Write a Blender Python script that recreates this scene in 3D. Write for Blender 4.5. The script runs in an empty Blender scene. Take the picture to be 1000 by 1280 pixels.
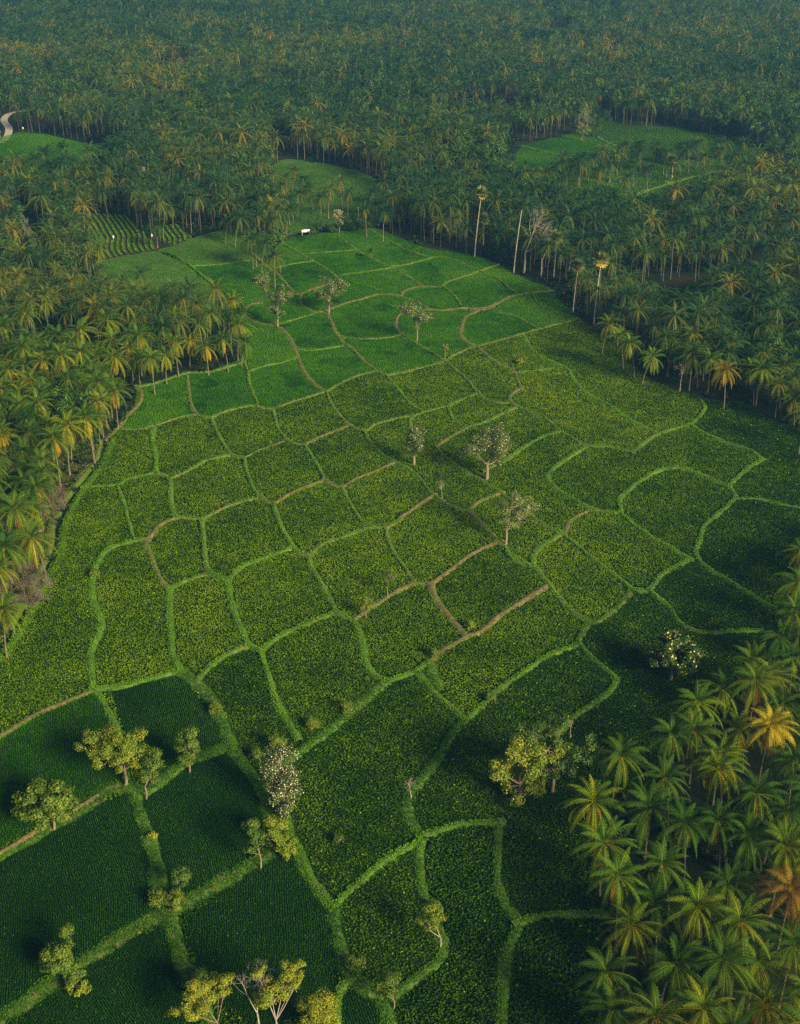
import bpy, math, random
import numpy as np
from mathutils import Vector
rng = np.random.default_rng(7)
random.seed(7)
R = math.radians
sc = bpy.context.scene
col = sc.collection

# ------------------------------------------------------------------ camera
H, PITCH, FPX = 151.0, R(27.7), 1600.0
CP, SP = math.cos(PITCH), math.sin(PITCH)
def G(px, py, z=0.0):
    """photo pixel -> world point at height z"""
    cx, cy = (px - 500) / FPX, (py - 640) / FPX
    d = np.array([cx, CP - cy * SP, -SP - cy * CP])
    t = (z - H) / d[2]
    return np.array([d[0] * t, d[1] * t, z])
def proj(P):
    P = np.asarray(P, float)
    x, y, z = P[..., 0], P[..., 1], P[..., 2] - H
    dep = y * CP - z * SP
    up = y * SP + z * CP
    return 500 + FPX * x / dep, 640 - FPX * up / dep, dep
cam = bpy.data.cameras.new("camera")
cam.sensor_fit = 'HORIZONTAL'; cam.sensor_width = 36; cam.lens = FPX / 1000 * 36
cam.clip_end = 8000; cam.clip_start = 1
co = bpy.data.objects.new("camera", cam); col.objects.link(co)
co.location = (0, 0, H); co.rotation_euler = (math.pi / 2 - PITCH, 0, 0)
sc.camera = co

# ------------------------------------------------------------------ light
SUN_EL, SUN_AZ = R(27), R(138)        # azimuth measured from +Y (north) clockwise
sdir = Vector((math.sin(SUN_AZ) * math.cos(SUN_EL), math.cos(SUN_AZ) * math.cos(SUN_EL), math.sin(SUN_EL)))
sl = bpy.data.lights.new("sun", 'SUN'); sl.energy = 5.0; sl.angle = R(18); sl.color = (1.0, .80, .44)
so = bpy.data.objects.new("sun", sl); col.objects.link(so)
so.rotation_euler = (-sdir).to_track_quat('-Z', 'Y').to_euler(); so.location = (0, 0, 300)
w = bpy.data.worlds.new("World"); sc.world = w; w.use_nodes = True
nt = w.node_tree; nt.nodes.clear()
bg = nt.nodes.new('ShaderNodeBackground'); ow = nt.nodes.new('ShaderNodeOutputWorld')
sky = nt.nodes.new('ShaderNodeTexSky'); sky.sky_type = 'NISHITA'; sky.sun_disc = False
sky.sun_elevation = SUN_EL; sky.sun_rotation = SUN_AZ; sky.dust_density = 1.5
bg.inputs[1].default_value = .05
nt.links.new(sky.outputs[0], bg.inputs[0]); nt.links.new(bg.outputs[0], ow.inputs[0])
sc.view_settings.view_transform = 'Standard'; sc.view_settings.look = 'None'
sc.view_settings.exposure = 1.3; sc.view_settings.gamma = 1
cy = sc.cycles
cy.max_bounces = 5; cy.diffuse_bounces = 2; cy.glossy_bounces = 1; cy.transmission_bounces = 3
cy.transparent_max_bounces = 4; cy.volume_bounces = 0; cy.use_denoising = False
cy.caustics_reflective = False; cy.caustics_refractive = False

# ------------------------------------------------------------------ materials
def newmat(name):
    m = bpy.data.materials.new(name); m.use_nodes = True
    t = m.node_tree; t.nodes.clear()
    return m, t
def N(t, kind, **kw):
    n = t.nodes.new(kind)
    for k, v in kw.items(): setattr(n, k, v)
    return n
def ramp(t, stops, src):
    r = N(t, 'ShaderNodeValToRGB')
    e = r.color_ramp.elements
    while len(e) < len(stops): e.new(.5)
    for i, (p, c) in enumerate(stops):
        e[i].position = p; e[i].color = (*c, 1)
    t.links.new(src, r.inputs[0])
    return r.outputs[0]
def math_(t, op, a, b):
    n = N(t, 'ShaderNodeMath', operation=op)
    for i, v in enumerate((a, b)):
        if isinstance(v, (int, float)): n.inputs[i].default_value = v
        else: t.links.new(v, n.inputs[i])
    return n.outputs[0]
def mul(t, a, b):
    n = N(t, 'ShaderNodeMix', data_type='RGBA', blend_type='MULTIPLY'); n.inputs[0].default_value = 1
    t.links.new(a, n.inputs[6]); t.links.new(b, n.inputs[7]); return n.outputs[2]
def leaf_mat(name, stops, rough=.55, trans=.25, vary=.25, gloss=.25):
    m, t = newmat(name)
    at = N(t, 'ShaderNodeAttribute', attribute_name='tint')
    oi = N(t, 'ShaderNodeObjectInfo')
    f = math_(t, 'ADD', at.outputs['Fac'], math_(t, 'MULTIPLY', math_(t, 'SUBTRACT', oi.outputs['Random'], .5), vary))
    c = mul(t, ramp(t, stops, f), oi.outputs['Color'])
    p = N(t, 'ShaderNodeBsdfPrincipled'); p.inputs['Roughness'].default_value = rough
    p.inputs['Specular IOR Level'].default_value = gloss
    tr = N(t, 'ShaderNodeBsdfTranslucent'); mx = N(t, 'ShaderNodeMixShader'); mx.inputs[0].default_value = trans
    o = N(t, 'ShaderNodeOutputMaterial')
    t.links.new(c, p.inputs['Base Color']); t.links.new(c, tr.inputs[0])
    t.links.new(p.outputs[0], mx.inputs[1]); t.links.new(tr.outputs[0], mx.inputs[2]); t.links.new(mx.outputs[0], o.inputs[0])
    return m
def noise_mat(name, stops, scale=.2, detail=6, rough=.9, attr=None, stops2=None, bump=0.0, bscale=2.0, spec=.12):
    """ground-like material: noise ramp in world metres; optional attribute mixes to a second ramp"""
    m, t = newmat(name)
    g = N(t, 'ShaderNodeNewGeometry')
    n1 = N(t, 'ShaderNodeTexNoise'); n1.inputs['Scale'].default_value = scale; n1.inputs['Detail'].default_value = detail
    n1.inputs['Roughness'].default_value = .65
    t.links.new(g.outputs['Position'], n1.inputs['Vector'])
    c = ramp(t, stops, n1.outputs['Fac'])
    if attr:
        at = N(t, 'ShaderNodeAttribute', attribute_name=attr)
        n2 = N(t, 'ShaderNodeTexNoise'); n2.inputs['Scale'].default_value = 1.3; n2.inputs['Detail'].default_value = 4
        t.links.new(g.outputs['Position'], n2.inputs['Vector'])
        f = math_(t, 'ADD', at.outputs['Fac'], math_(t, 'MULTIPLY', math_(t, 'SUBTRACT', n2.outputs['Fac'], .5), 1.9))
        f2 = N(t, 'ShaderNodeMapRange'); f2.inputs[1].default_value = .35; f2.inputs[2].default_value = .65
        t.links.new(f, f2.inputs[0])
        mx = N(t, 'ShaderNodeMix', data_type='RGBA'); t.links.new(f2.outputs[0], mx.inputs[0])
        t.links.new(c, mx.inputs[6]); t.links.new(ramp(t, stops2, n2.outputs['Fac']), mx.inputs[7]); c = mx.outputs[2]
    p = N(t, 'ShaderNodeBsdfPrincipled'); p.inputs['Roughness'].default_value = rough
    p.inputs['Specular IOR Level'].default_value = spec
    t.links.new(c, p.inputs['Base Color'])
    if bump:
        n3 = N(t, 'ShaderNodeTexNoise'); n3.inputs['Scale'].default_value = bscale; n3.inputs['Detail'].default_value = 8
        t.links.new(g.outputs['Position'], n3.inputs['Vector'])
        b = N(t, 'ShaderNodeBump'); b.inputs['Strength'].default_value = bump; b.inputs['Distance'].default_value = .3
        t.links.new(n3.outputs['Fac'], b.inputs['Height']); t.links.new(b.outputs[0], p.inputs['Normal'])
    o = N(t, 'ShaderNodeOutputMaterial'); t.links.new(p.outputs[0], o.inputs[0])
    return m
M = {}
M['frond'] = leaf_mat('palm frond', [(0, (.006, .030, .014)), (.35, (.022, .066, .020)), (.62, (.085, .125, .014)), (.82, (.20, .175, .014)), (1, (.20, .110, .025))], rough=.65, trans=.28, vary=.28, gloss=.06)
M['sunfrond'] = leaf_mat('sunlit frond', [(0, (.10, .11, .008)), (.35, (.30, .25, .010)), (.8, (.42, .30, .012)), (1, (.25, .12, .02))], vary=0, gloss=.06)  # sunlit gold put into the frond colour of single palms
M['rustfrond'] = leaf_mat('rusty frond', [(0, (.09, .06, .010)), (.35, (.15, .10, .012)), (.8, (.24, .135, .014)), (1, (.22, .09, .02))], vary=0, gloss=.06)
M['fan'] = leaf_mat('fan frond', [(0, (.03, .06, .02)), (.5, (.09, .13, .04)), (1, (.26, .20, .06))], vary=.2)
M['leaf'] = leaf_mat('broad leaf', [(0, (.010, .035, .008)), (.4, (.034, .090, .008)), (.75, (.15, .20, .008)), (1, (.30, .29, .02))], rough=.5, trans=.3, vary=0)
M['olive'] = leaf_mat('dusty leaf', [(0, (.018, .045, .014)), (.5, (.075, .120, .026)), (1, (.21, .23, .055))], vary=0)
M['dry'] = leaf_mat('dry twig leaf', [(0, (.045, .040, .030)), (.5, (.11, .095, .070)), (1, (.22, .18, .12))], vary=0)
M['blossom'] = leaf_mat('blossom', [(0, (.26, .26, .12)), (.5, (.44, .41, .25)), (1, (.70, .66, .50))], vary=0, gloss=.1)
M['yblossom'] = leaf_mat('yellow blossom', [(0, (.45, .40, .10)), (1, (.75, .68, .24))], vary=0)
M['tobacco'] = leaf_mat('crop leaf', [(0, (.012, .048, .002)), (.45, (.068, .145, .001)), (.8, (.15, .235, .003)), (1, (.21, .32, .008))], rough=.55, trans=.25, vary=0, gloss=.03)
M['rice'] = leaf_mat('rice blade', [(0, (.010, .064, .002)), (.5, (.040, .158, .002)), (1, (.10, .24, .003))], rough=.6, trans=.3, vary=0, gloss=.03)
M['seedling'] = leaf_mat('rice seedling', [(0, (.006, .034, .004)), (.5, (.013, .066, .006)), (1, (.06, .14, .02))], rough=.6, trans=.2, vary=0, gloss=.03)
M['grass'] = leaf_mat('bank grass', [(0, (.014, .060, .003)), (.5, (.052, .148, .004)), (1, (.12, .28, .006))], rough=.6, trans=.3, vary=0, gloss=.03)
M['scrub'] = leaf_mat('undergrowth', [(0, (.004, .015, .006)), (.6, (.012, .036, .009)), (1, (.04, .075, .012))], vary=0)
M['nut'] = noise_mat('coconut', [(.3, (.20, .10, .025)), (.7, (.34, .18, .03))], scale=3)
M['bark'] = noise_mat('palm bark', [(.3, (.055, .046, .034)), (.6, (.13, .11, .082)), (.8, (.23, .205, .16))], scale=2.5, rough=.85)
M['paletrunk'] = noise_mat('pale palm bark', [(.3, (.14, .13, .11)), (.7, (.36, .34, .30))], scale=1.4, rough=.8)
M['treebark'] = noise_mat('tree bark', [(.3, (.09, .07, .05)), (.7, (.22, .175, .13))], scale=3, rough=.9)
M['deadwood'] = noise_mat('dead wood', [(.3, (.15, .13, .115)), (.7, (.32, .29, .26))], scale=3, rough=.9)
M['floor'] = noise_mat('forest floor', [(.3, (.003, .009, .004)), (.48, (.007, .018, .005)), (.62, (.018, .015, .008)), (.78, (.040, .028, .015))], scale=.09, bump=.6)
M['bund'] = noise_mat('bund earth', [(.3, (.020, .065, .010)), (.55, (.050, .115, .014)), (.75, (.10, .14, .022))], scale=.9, attr='bare', stops2=[(.3, (.050, .050, .016)), (.5, (.085, .074, .030)), (.7, (.135, .108, .055))], bump=.7)
M['mud'] = noise_mat('paddy mud', [(.35, (.006, .020, .003)), (.65, (.013, .036, .004))], scale=.5, bump=.4)
M['wetmud'] = noise_mat('wet paddy mud', [(.35, (.003, .012, .003)), (.65, (.006, .020, .004))], scale=.4, bump=.3, spec=.02)
M['meadow'] = noise_mat('meadow', [(.3, (.016, .062, .012)), (.5, (.040, .095, .016)), (.7, (.075, .110, .024))], scale=.12, bump=.5)
M['soil'] = noise_mat('bare soil', [(.3, (.026, .022, .012)), (.6, (.065, .046, .028)), (.8, (.10, .072, .045))], scale=.5, bump=.8)
M['road'] = noise_mat('gravel road', [(.3, (.22, .20, .17)), (.7, (.36, .33, .29))], scale=.8)
M['ditch'] = noise_mat('ditch water', [(.3, (.004, .007, .005)), (.7, (.012, .016, .010))], scale=1, rough=.25)
M['white'] = noise_mat('white sheet', [(.3, (.70, .72, .74)), (.7, (.82, .83, .84))], scale=1)
M['roof'] = noise_mat('zinc roof', [(.3, (.45, .46, .48)), (.7, (.62, .63, .66))], scale=2, rough=.5)
M['wallm'] = noise_mat('house wall', [(.3, (.50, .48, .45)), (.7, (.66, .64, .60))], scale=1)
M['post'] = noise_mat('grey post', [(.3, (.35, .34, .32)), (.7, (.5, .49, .46))], scale=2)

# ------------------------------------------------------------------ mesh building
class MB:
    """collects vertices (with one float each) and quads/tris as arrays, then links them as ONE mesh"""
    def __init__(s): s.v = []; s.a = []; s.q = []; s.t = []; s.n = 0
    def add(s, v, q=None, t=None, a=0.5):
        v = np.asarray(v, np.float32).reshape(-1, 3)
        s.v.append(v); s.a.append(np.broadcast_to(np.asarray(a, np.float32), (len(v),)))
        if q is not None and len(q): s.q.append(np.asarray(q, np.int32).reshape(-1, 4) + s.n)
        if t is not None and len(t): s.t.append(np.asarray(t, np.int32).reshape(-1, 3) + s.n)
        s.n += len(v)
    def arrays(s):
        V = np.concatenate(s.v) if s.v else np.zeros((0, 3), np.float32)
        A = np.concatenate(s.a) if s.a else np.zeros(0, np.float32)
        Q = np.concatenate(s.q) if s.q else np.zeros((0, 4), np.int32)
        T = np.concatenate(s.t) if s.t else np.zeros((0, 3), np.int32)
        return V, A, Q, T
    def mesh(s, name, mat, attr='tint', smooth=False):
        V, A, Q, T = s.arrays()
        me = bpy.data.meshes.new(name)
        me.vertices.add(len(V)); me.vertices.foreach_set('co', V.ravel())
        nl = Q.size + T.size
        me.loops.add(nl); me.loops.foreach_set('vertex_index', np.concatenate([Q.ravel(), T.ravel()]).astype(np.int32))
        me.polygons.add(len(Q) + len(T))
        st = np.concatenate([np.arange(len(Q)) * 4, Q.size + np.arange(len(T)) * 3]).astype(np.int32)
        me.polygons.foreach_set('loop_start', st)
        if smooth: me.polygons.foreach_set('use_smooth', np.ones(len(st), bool))
        at = me.attributes.new(attr, 'FLOAT', 'POINT'); at.data.foreach_set('value', A.astype(np.float32))
        me.update(calc_edges=True)
        if mat: me.materials.append(mat)
        return me
def link(name, me, parent=None):
    o = bpy.data.objects.new(name, me); col.objects.link(o)
    if parent: o.parent = parent
    return o
def tag(o, label=None, cat=None, group=None, kind=None):
    if label: o['label'] = label
    if cat: o['category'] = cat
    if group: o['group'] = group
    if kind: o['kind'] = kind
    return o
def thing(name, loc, label, cat, group=None, rz=0, s=1):
    o = bpy.data.objects.new(name, None); col.objects.link(o); o.location = loc; o.rotation_euler = (0, 0, rz); o.scale = (s,) * 3
    o.empty_display_size = .5
    return tag(o, label, cat, group)
def unit(v): return v / np.maximum(np.linalg.norm(v, axis=-1, keepdims=True), 1e-9)
def tube(mb, P, rad, sides=6, a=.5):
    P = np.asarray(P, float); rad = np.broadcast_to(np.asarray(rad, float), (len(P),))
    T = unit(np.gradient(P, axis=0)); ref = np.array([.31, .95, .05])
    u = unit(np.cross(T, ref)); v = np.cross(T, u)
    th = np.arange(sides) / sides * 2 * math.pi
    V = P[:, None] + rad[:, None, None] * (np.cos(th)[None, :, None] * u[:, None] + np.sin(th)[None, :, None] * v[:, None])
    q = []
    for i in range(len(P) - 1):
        for k in range(sides):
            k2 = (k + 1) % sides
            q.append((i * sides + k, i * sides + k2, (i + 1) * sides + k2, (i + 1) * sides + k))
    mb.add(V.reshape(-1, 3), q, a=a)
def leaves(mb, P, Nn, L, W, a, g=rng):
    """rhombic leaves at P facing N"""
    n = len(P); r = g.normal(size=(n, 3)); t = unit(np.cross(Nn, r)); b = np.cross(Nn, t)
    L = np.broadcast_to(L, (n,))[:, None]; W = np.broadcast_to(W, (n,))[:, None]
    V = np.stack([P - b * L / 2, P + t * W / 2 + Nn * L * .12, P + b * L / 2, P - t * W / 2 + Nn * L * .12], 1)
    mb.add(V.reshape(-1, 3), np.arange(n * 4).reshape(n, 4), a=np.repeat(np.broadcast_to(a, (n,)), 4))
_lat = np.random.default_rng(3).random((128, 128))
def vnoise(x, y, s):
    x = np.asarray(x) * s + 1000; y = np.asarray(y) * s + 1000
    i = np.floor(x).astype(int); j = np.floor(y).astype(int); f = x - i; h = y - j
    f = f * f * (3 - 2 * f); h = h * h * (3 - 2 * h)
    g = lambda a, b: _lat[a % 128, b % 128]
    return (g(i, j) * (1 - f) + g(i + 1, j) * f) * (1 - h) + (g(i, j + 1) * (1 - f) + g(i + 1, j + 1) * f) * h
def poly(s): return [tuple(map(float, p.split(','))) for p in s.split()]
def wpoly(s, z=0): return np.array([G(x, y, z)[:2] for x, y in poly(s)])
def inside(x, y, pg):
    x = np.asarray(x); y = np.asarray(y); r = np.zeros(x.shape, bool); j = len(pg) - 1
    for i in range(len(pg)):
        xi, yi = pg[i]; xj, yj = pg[j]
        if yi != yj:
            r ^= ((yi > y) != (yj > y)) & (x < (xj - xi) * (y - yi) / (yj - yi) + xi)
        j = i
    return r
def crom(P, step=1.0):
    P = np.asarray(P, float)
    if len(P) == 2:
        n = max(2, int(np.linalg.norm(P[1] - P[0]) / step) + 1); return P[0] + (P[1] - P[0]) * np.linspace(0, 1, n)[:, None]
    Q = np.vstack([2 * P[0] - P[1], P, 2 * P[-1] - P[-2]]); out = []
    for i in range(1, len(Q) - 2):
        n = max(2, int(np.linalg.norm(Q[i + 1] - Q[i]) / step) + 1); t = np.linspace(0, 1, n, endpoint=False)[:, None]
        a, b, c, d = Q[i - 1], Q[i], Q[i + 1], Q[i + 2]
        out.append(.5 * (2 * b + (c - a) * t + (2 * a - 5 * b + 4 * c - d) * t ** 2 + (3 * b - a - 3 * c + d) * t ** 3))
    return np.vstack(out + [P[-1:]])

# ------------------------------------------------------------------ the traced layout (photo pixels, laid onto the ground)
FIELD = ("352,300 400,293 450,286 470,286 505,301 530,311 575,318 600,322 640,340 662,352 687,360 700,376 722,396 746,418 770,434 786,450 800,464 813,478 850,491 875,500 "
  "925,506 962,525 1000,540 1090,585 1090,660 1012,700 1000,760 975,810 925,870 880,915 800,975 750,1040 745,1100 750,1160 745,1230 740,1420 -90,1420 -90,880 -30,850 4,812 35,768 57,722 72,690 "
  "75,662 88,632 103,610 125,580 136,552 150,535 166,512 172,488 198,478 232,468 262,466 302,450 306,430 302,405 303,392 300,382 277,364 240,334 280,331 310,327 335,331")
RICE = "140,545 175,538 225,523 250,519 262,524 285,515 320,508 340,512 370,502 405,490 472,466 482,470 552,454 556,442 592,434 655,420 720,401 760,395 700,260 100,260"
PATCH_DARK = ["140,868 182,852 217,846 230,850 262,890 288,932 255,945 212,968 190,975 160,930", "172,1000 240,955 290,938 328,985 334,1030 320,1075 230,1132 200,1120 185,1045",
  "-90,1130 0,1080 40,1052 87,1028 115,1010 160,995 190,1075 196,1140 140,1180 62,1230 -90,1330", "-90,1420 60,1240 140,1188 215,1158 222,1205 243,1230 250,1420",
  "232,1160 292,1102 355,1066 372,1075 410,1140 424,1195 420,1245 340,1290 262,1250", "424,1250 447,1240 470,1255 478,1300 420,1300"]
PATCH_MID = ["-90,940 25,910 80,883 118,866 136,900 160,975 115,1000 40,1044 -90,1120"]
B = [  # width m, bareness 0..1, polyline
 (1.2,.35,"350,300 359,309 377,319 395,329 412,340 422,348"),(.8,.3,"387,318 442,314"),(1.3,.45,"424,297 437,307 450,316 470,327 490,336 510,347 527,358"),
 (1.0,.35,"460,287 477,297 495,307 517,317 542,323"),(1.0,.3,"490,334 512,331 542,323 552,322 567,326 580,332 597,339"),(.8,.3,"427,345 455,341 490,336"),
 (.8,.3,"346,336 367,331 391,328"),(1.3,.55,"316,318 332,333 345,342 357,355 367,366"),(1.7,.9,"362,367 375,368 392,362 414,355"),(1.0,.5,"376,369 376,380 387,389 402,391 412,387"),
 (.8,.3,"350,406 375,399 399,391"),(2.2,.75,"410,388 435,379 455,374 472,369 490,369 501,371 505,365 527,358"),(.8,.3,"442,354 462,359 477,367"),
 (2.0,.8,"407,390 415,405 420,417 428,423"),(1.0,.4,"428,423 440,424 460,425 480,424 502,420"),(2.0,.75,"508,390 497,397 495,410 503,420"),(1.2,.45,"503,420 520,430 540,442 555,452 570,464 585,477 597,492 610,501 625,505 637,504"),
 (1.7,.85,"502,390 535,388 555,389 580,386 605,386 622,380 640,371 665,367 690,364"),(3.0,.95,"590,388 603,388 616,385"),(1.2,.5,"502,372 520,378 535,387"),(1.0,.4,"530,360 552,359 560,353 582,346 599,340"),
 (1.0,.4,"554,360 567,370 577,384"),(1.2,.55,"420,417 427,427 440,437 455,452 470,464 480,470"),(.8,.3,"372,438 392,439 427,434"),(1.5,.65,"345,408 357,417 367,432 370,442 380,465 392,480 407,491"),
 (2.0,.85,"326,380 312,382 305,392 312,400 326,405 347,409"),(1.1,.45,"302,446 310,467 312,482 320,500 322,508"),(.8,.3,"312,465 330,459 350,455 369,449"),(1.2,.55,"234,472 236,490 240,510 247,520"),
 (2.2,.95,"168,482 175,490 176,500 168,512 160,519 147,536 132,552"),(1.0,.35,"172,485 198,479 232,468 262,466 305,454"),(1.1,.2,"236,331 252,345 275,364"),(.8,.2,"240,334 280,331 310,327"),
 (1.0,.35,"599,340 622,332"),(1.0,.45,"599,340 622,350 637,362 648,369"),(1.9,.65,"595,391 582,397 577,410 575,419 585,429 597,434"),(1.0,.4,"620,391 642,396 660,405 673,413"),
 (1.2,.45,"552,454 580,439 597,434 622,427 647,420 672,413 695,407 722,400"),(.9,.4,"666,369 672,380 685,387 700,392 720,400"),
 (1.2,.55,"597,435 615,450 627,457 642,464 647,477 653,486"),(1.8,.6,"653,485 642,492 637,500 647,510"),(1.3,.35,"647,510 667,520 685,527 700,540 730,557 752,560"),(.8,.15,"650,466 672,464 702,461"),
 (1.8,.15,"655,421 660,432 672,445 695,456 710,464 720,480 735,495 760,507 785,525 817,542"),(1.2,.2,"597,493 575,502 563,508 562,515 567,525 585,535"),(1.5,.3,"585,535 610,527 630,517 647,510"),(1.0,.2,"530,517 547,512 563,508"),
 (2.4,.5,"585,535 567,545 550,556 546,560"),(1.3,.35,"546,560 555,572 575,587 592,596 615,610 630,620 655,640 680,657 700,669"),(2.2,.25,"700,541 680,547 655,560 635,575 605,590"),
 (1.2,.2,"482,470 497,487 512,505 530,517"),(1.4,.3,"530,517 514,524 513,537"),(1.2,.2,"490,526 514,521"),(1.6,.2,"820,544 850,535 862,532 872,524 881,512 877,503"),(1.4,.15,"862,532 875,540 900,552 925,560 942,567 953,576"),
 (2.4,.15,"953,576 935,587 920,600 912,609"),(1.8,.35,"820,544 807,553 790,566"),(1.2,.1,"790,566 765,560 745,559"),(2.0,.15,"776,640 775,625 790,610 812,595 837,586 860,589 887,600 910,610 920,622"),
 (2.0,.12,"920,624 900,642 882,657 875,675 870,695 885,712 910,727 950,752 990,775"),(1.2,.12,"920,625 950,626 985,634 1040,645"),(2.2,.15,"730,561 705,577 688,590 684,598 692,610 715,625 740,638 775,643"),
 (1.4,.15,"775,643 810,670 835,685 862,701"),(1.1,.4,"155,538 175,538 200,531 225,523 247,520 262,524 285,515 315,509 340,512 370,502 407,491 425,481 450,470 472,466 484,470 510,465 552,454"),
 (.9,.2,"105,610 145,608 162,600 195,592"),(1.8,.08,"192,537 191,555 195,572 195,592"),(1.2,.2,"147,609 155,630 160,650 166,672"),(1.4,.3,"195,592 212,600 213,620 215,637 221,648"),(1.2,.35,"212,600 230,592 245,584 260,576 290,570"),
 (2.0,.8,"221,648 200,657 188,672 175,676"),(2.4,.95,"186,676 172,675"),(1.0,.3,"221,648 250,651"),(2.4,.12,"175,676 140,686 125,700 117,717 115,740 117,755 127,783 118,805 113,825 116,862"),
 (1.5,.5,"182,680 190,700 200,725 212,738"),(1.4,.3,"212,738 230,728 262,718"),(1.3,.35,"265,526 272,542 282,560 290,570 305,575"),(1.2,.4,"342,514 347,535 357,549 367,555 380,557"),(1.2,.5,"305,575 322,565 352,554"),
 (1.6,.75,"380,557 400,547 437,533"),(1.2,.45,"408,491 417,510 435,531 457,541"),(1.2,.25,"457,541 460,550 475,567 492,578 512,588"),(1.2,.4,"457,541 470,532 490,526"),(1.3,.2,"306,576 309,592 317,612 325,622"),
 (1.3,.3,"381,558 395,580 406,601"),(1.4,.45,"325,622 290,632 262,645 252,652"),(1.5,.65,"325,622 342,630 365,617 406,601"),(1.5,.6,"406,601 425,610 447,599 470,590 492,580"),(1.4,.25,"342,630 347,650 357,670 366,686"),
 (1.3,.45,"428,610 437,630 452,652 464,660"),(2.0,.4,"252,652 255,680 257,705 262,718"),(1.6,.2,"366,686 335,697 302,710 284,727"),(1.7,.35,"366,686 385,696 402,682 430,672 464,660 480,661 500,652"),(1.5,.3,"385,696 390,712 400,728 420,767"),
 (1.3,.45,"482,661 488,685 505,710 518,729"),(1.2,.35,"512,588 525,600 542,620 572,637 586,640"),(2.0,.75,"542,620 512,640 483,662"),(1.7,.5,"627,617 605,625 590,635 586,640"),(1.5,.5,"586,640 602,657 617,672 625,681"),
 (2.0,.85,"625,678 592,692 565,712 537,732"),(1.2,.2,"625,681 633,687 640,700 660,708 667,705"),(1.8,.35,"702,669 677,683 667,697 666,706 680,725 700,750 720,770 736,778"),(2.2,.5,"737,639 714,651 706,668"),(1.4,.15,"702,668 735,695 767,720 790,738"),
 (1.8,.15,"862,701 827,720 817,733 808,741 790,739"),(2.6,.35,"790,739 777,755 760,770 745,779 736,780"),(1.6,.15,"812,741 835,760 850,780 875,792 912,791 950,790"),(2.6,.25,"736,778 727,795 717,810"),(1.8,.2,"717,810 685,822 660,838 620,866 600,887 580,902"),
 (1.7,.15,"724,806 735,820 755,837 770,853 751,875 718,898 700,918"),(2.0,.6,"0,922 25,907 50,892 80,880 116,864"),(2.0,.9,"20,909 50,892 80,880"),(2.0,.12,"118,864 125,872 135,890 150,925 158,975"),(1.8,.12,"118,863 150,860 182,851 217,842 228,841"),
 (2.4,.12,"212,738 211,762 214,800 215,820 226,841"),(1.8,.15,"262,718 283,728 288,750 297,780 311,808"),(1.8,.2,"326,816 342,802 370,787 420,767"),(2.2,.3,"311,809 280,822 257,840 247,853"),(1.6,.15,"311,808 326,816"),
 (3.4,.15,"228,841 247,856 263,874 277,902 288,935"),(2.2,.12,"326,816 335,845 347,882 372,925"),(1.8,.15,"420,767 440,777 446,785"),(1.9,.12,"446,785 452,807 457,830 467,844 482,853"),(1.8,.6,"440,777 465,760 490,744 517,731 537,732"),
 (3.2,.15,"482,853 450,880 420,907 380,937 355,955"),(1.8,.8,"537,732 545,752 565,777 582,796"),(2.6,.6,"584,796 552,815 535,831"),(1.9,.85,"582,797 602,790 625,770 657,750 683,734"),(1.3,.15,"635,693 662,709 685,731"),
 (2.2,.12,"482,853 507,846 535,831"),(1.8,.12,"522,843 545,870 565,887 580,902"),(3.4,.1,"536,832 540,845 548,862"),(3.2,.1,"580,902 564,920 549,948 525,978 510,999 513,1026 528,1050"),
 (4.4,.22,"-60,1108 0,1070 40,1047 87,1021 115,1002 142,986 165,985"),(1.3,.95,"0,1068 20,1056 42,1043"),(1.0,.8,"95,1013 118,998"),(3.8,.15,"162,986 182,990 212,967 237,951 255,945 285,933"),(3.2,.12,"170,990 172,1010 183,1040 191,1065 197,1090 199,1130"),
 (3.2,.1,"287,933 305,957 325,985 338,1020 357,1045"),(2.8,.12,"357,1025 363,1050 372,1065 382,1090 400,1117 416,1138"),(4.2,.18,"-70,1330 -30,1300 0,1277 25,1260 62,1233 100,1206 140,1182 170,1161 200,1147 230,1134 255,1117 292,1096 325,1076 360,1056"),
 (2.4,.1,"416,1137 430,1121 455,1100 486,1074 522,1055"),(3.2,.1,"416,1137 421,1170 432,1205 452,1232 475,1250 485,1280 488,1330"),(3.2,.15,"213,1150 221,1180 227,1205 245,1228 262,1290 270,1360"),(2.2,.12,"528,1047 555,1038 585,1031 626,1031"),
 (2.8,.12,"525,1050 524,1092 531,1128 543,1155 553,1185 546,1204 513,1229 485,1252"),(2.8,.1,"624,1029 621,1095 631,1129 647,1156 633,1194 627,1251 627,1340"),(1.8,.1,"647,1156 675,1147 735,1144 800,1140"),(2.2,.1,"440,1225 425,1240 418,1275 425,1330"),
]
C_BUNDS = [(1.2,.3,"652,183 690,193 735,205"),(1.4,.5,"735,163 757,178 790,190"),(1.0,.3,"700,216 740,202 775,190"),(1.0,.4,"790,245 850,226 905,212 950,198")]
CLEAR = {  # forest clearings
 'west': ("-40,230 -40,180 0,172 25,166 55,168 95,177 145,186 150,215 90,228 50,236 0,236", 'rice'),
 'north': ("338,208 360,199 425,208 470,224 485,250 472,282 440,290 400,288 362,294 352,298 345,282", 'meadow'),
 'east': ("622,212 655,182 700,170 735,158 752,140 772,156 850,160 925,176 960,192 955,215 860,245 790,262 730,264 690,240 640,226", 'rice'),
 'village': ("668,50 690,36 722,36 726,50 690,58", 'meadow'),
 'terrace': ("240,334 280,331 310,327 330,328 345,300 330,292 280,288 240,298 218,307 198,314 236,331", 'meadow'),
 'slope': ("120,327 198,314 236,331 277,364 285,400 180,395 135,372", 'meadow'),
}
FURROW = ["102,268 158,270 198,311 122,327 112,300", "203,284 222,281 240,298 218,308 204,304"]
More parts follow.
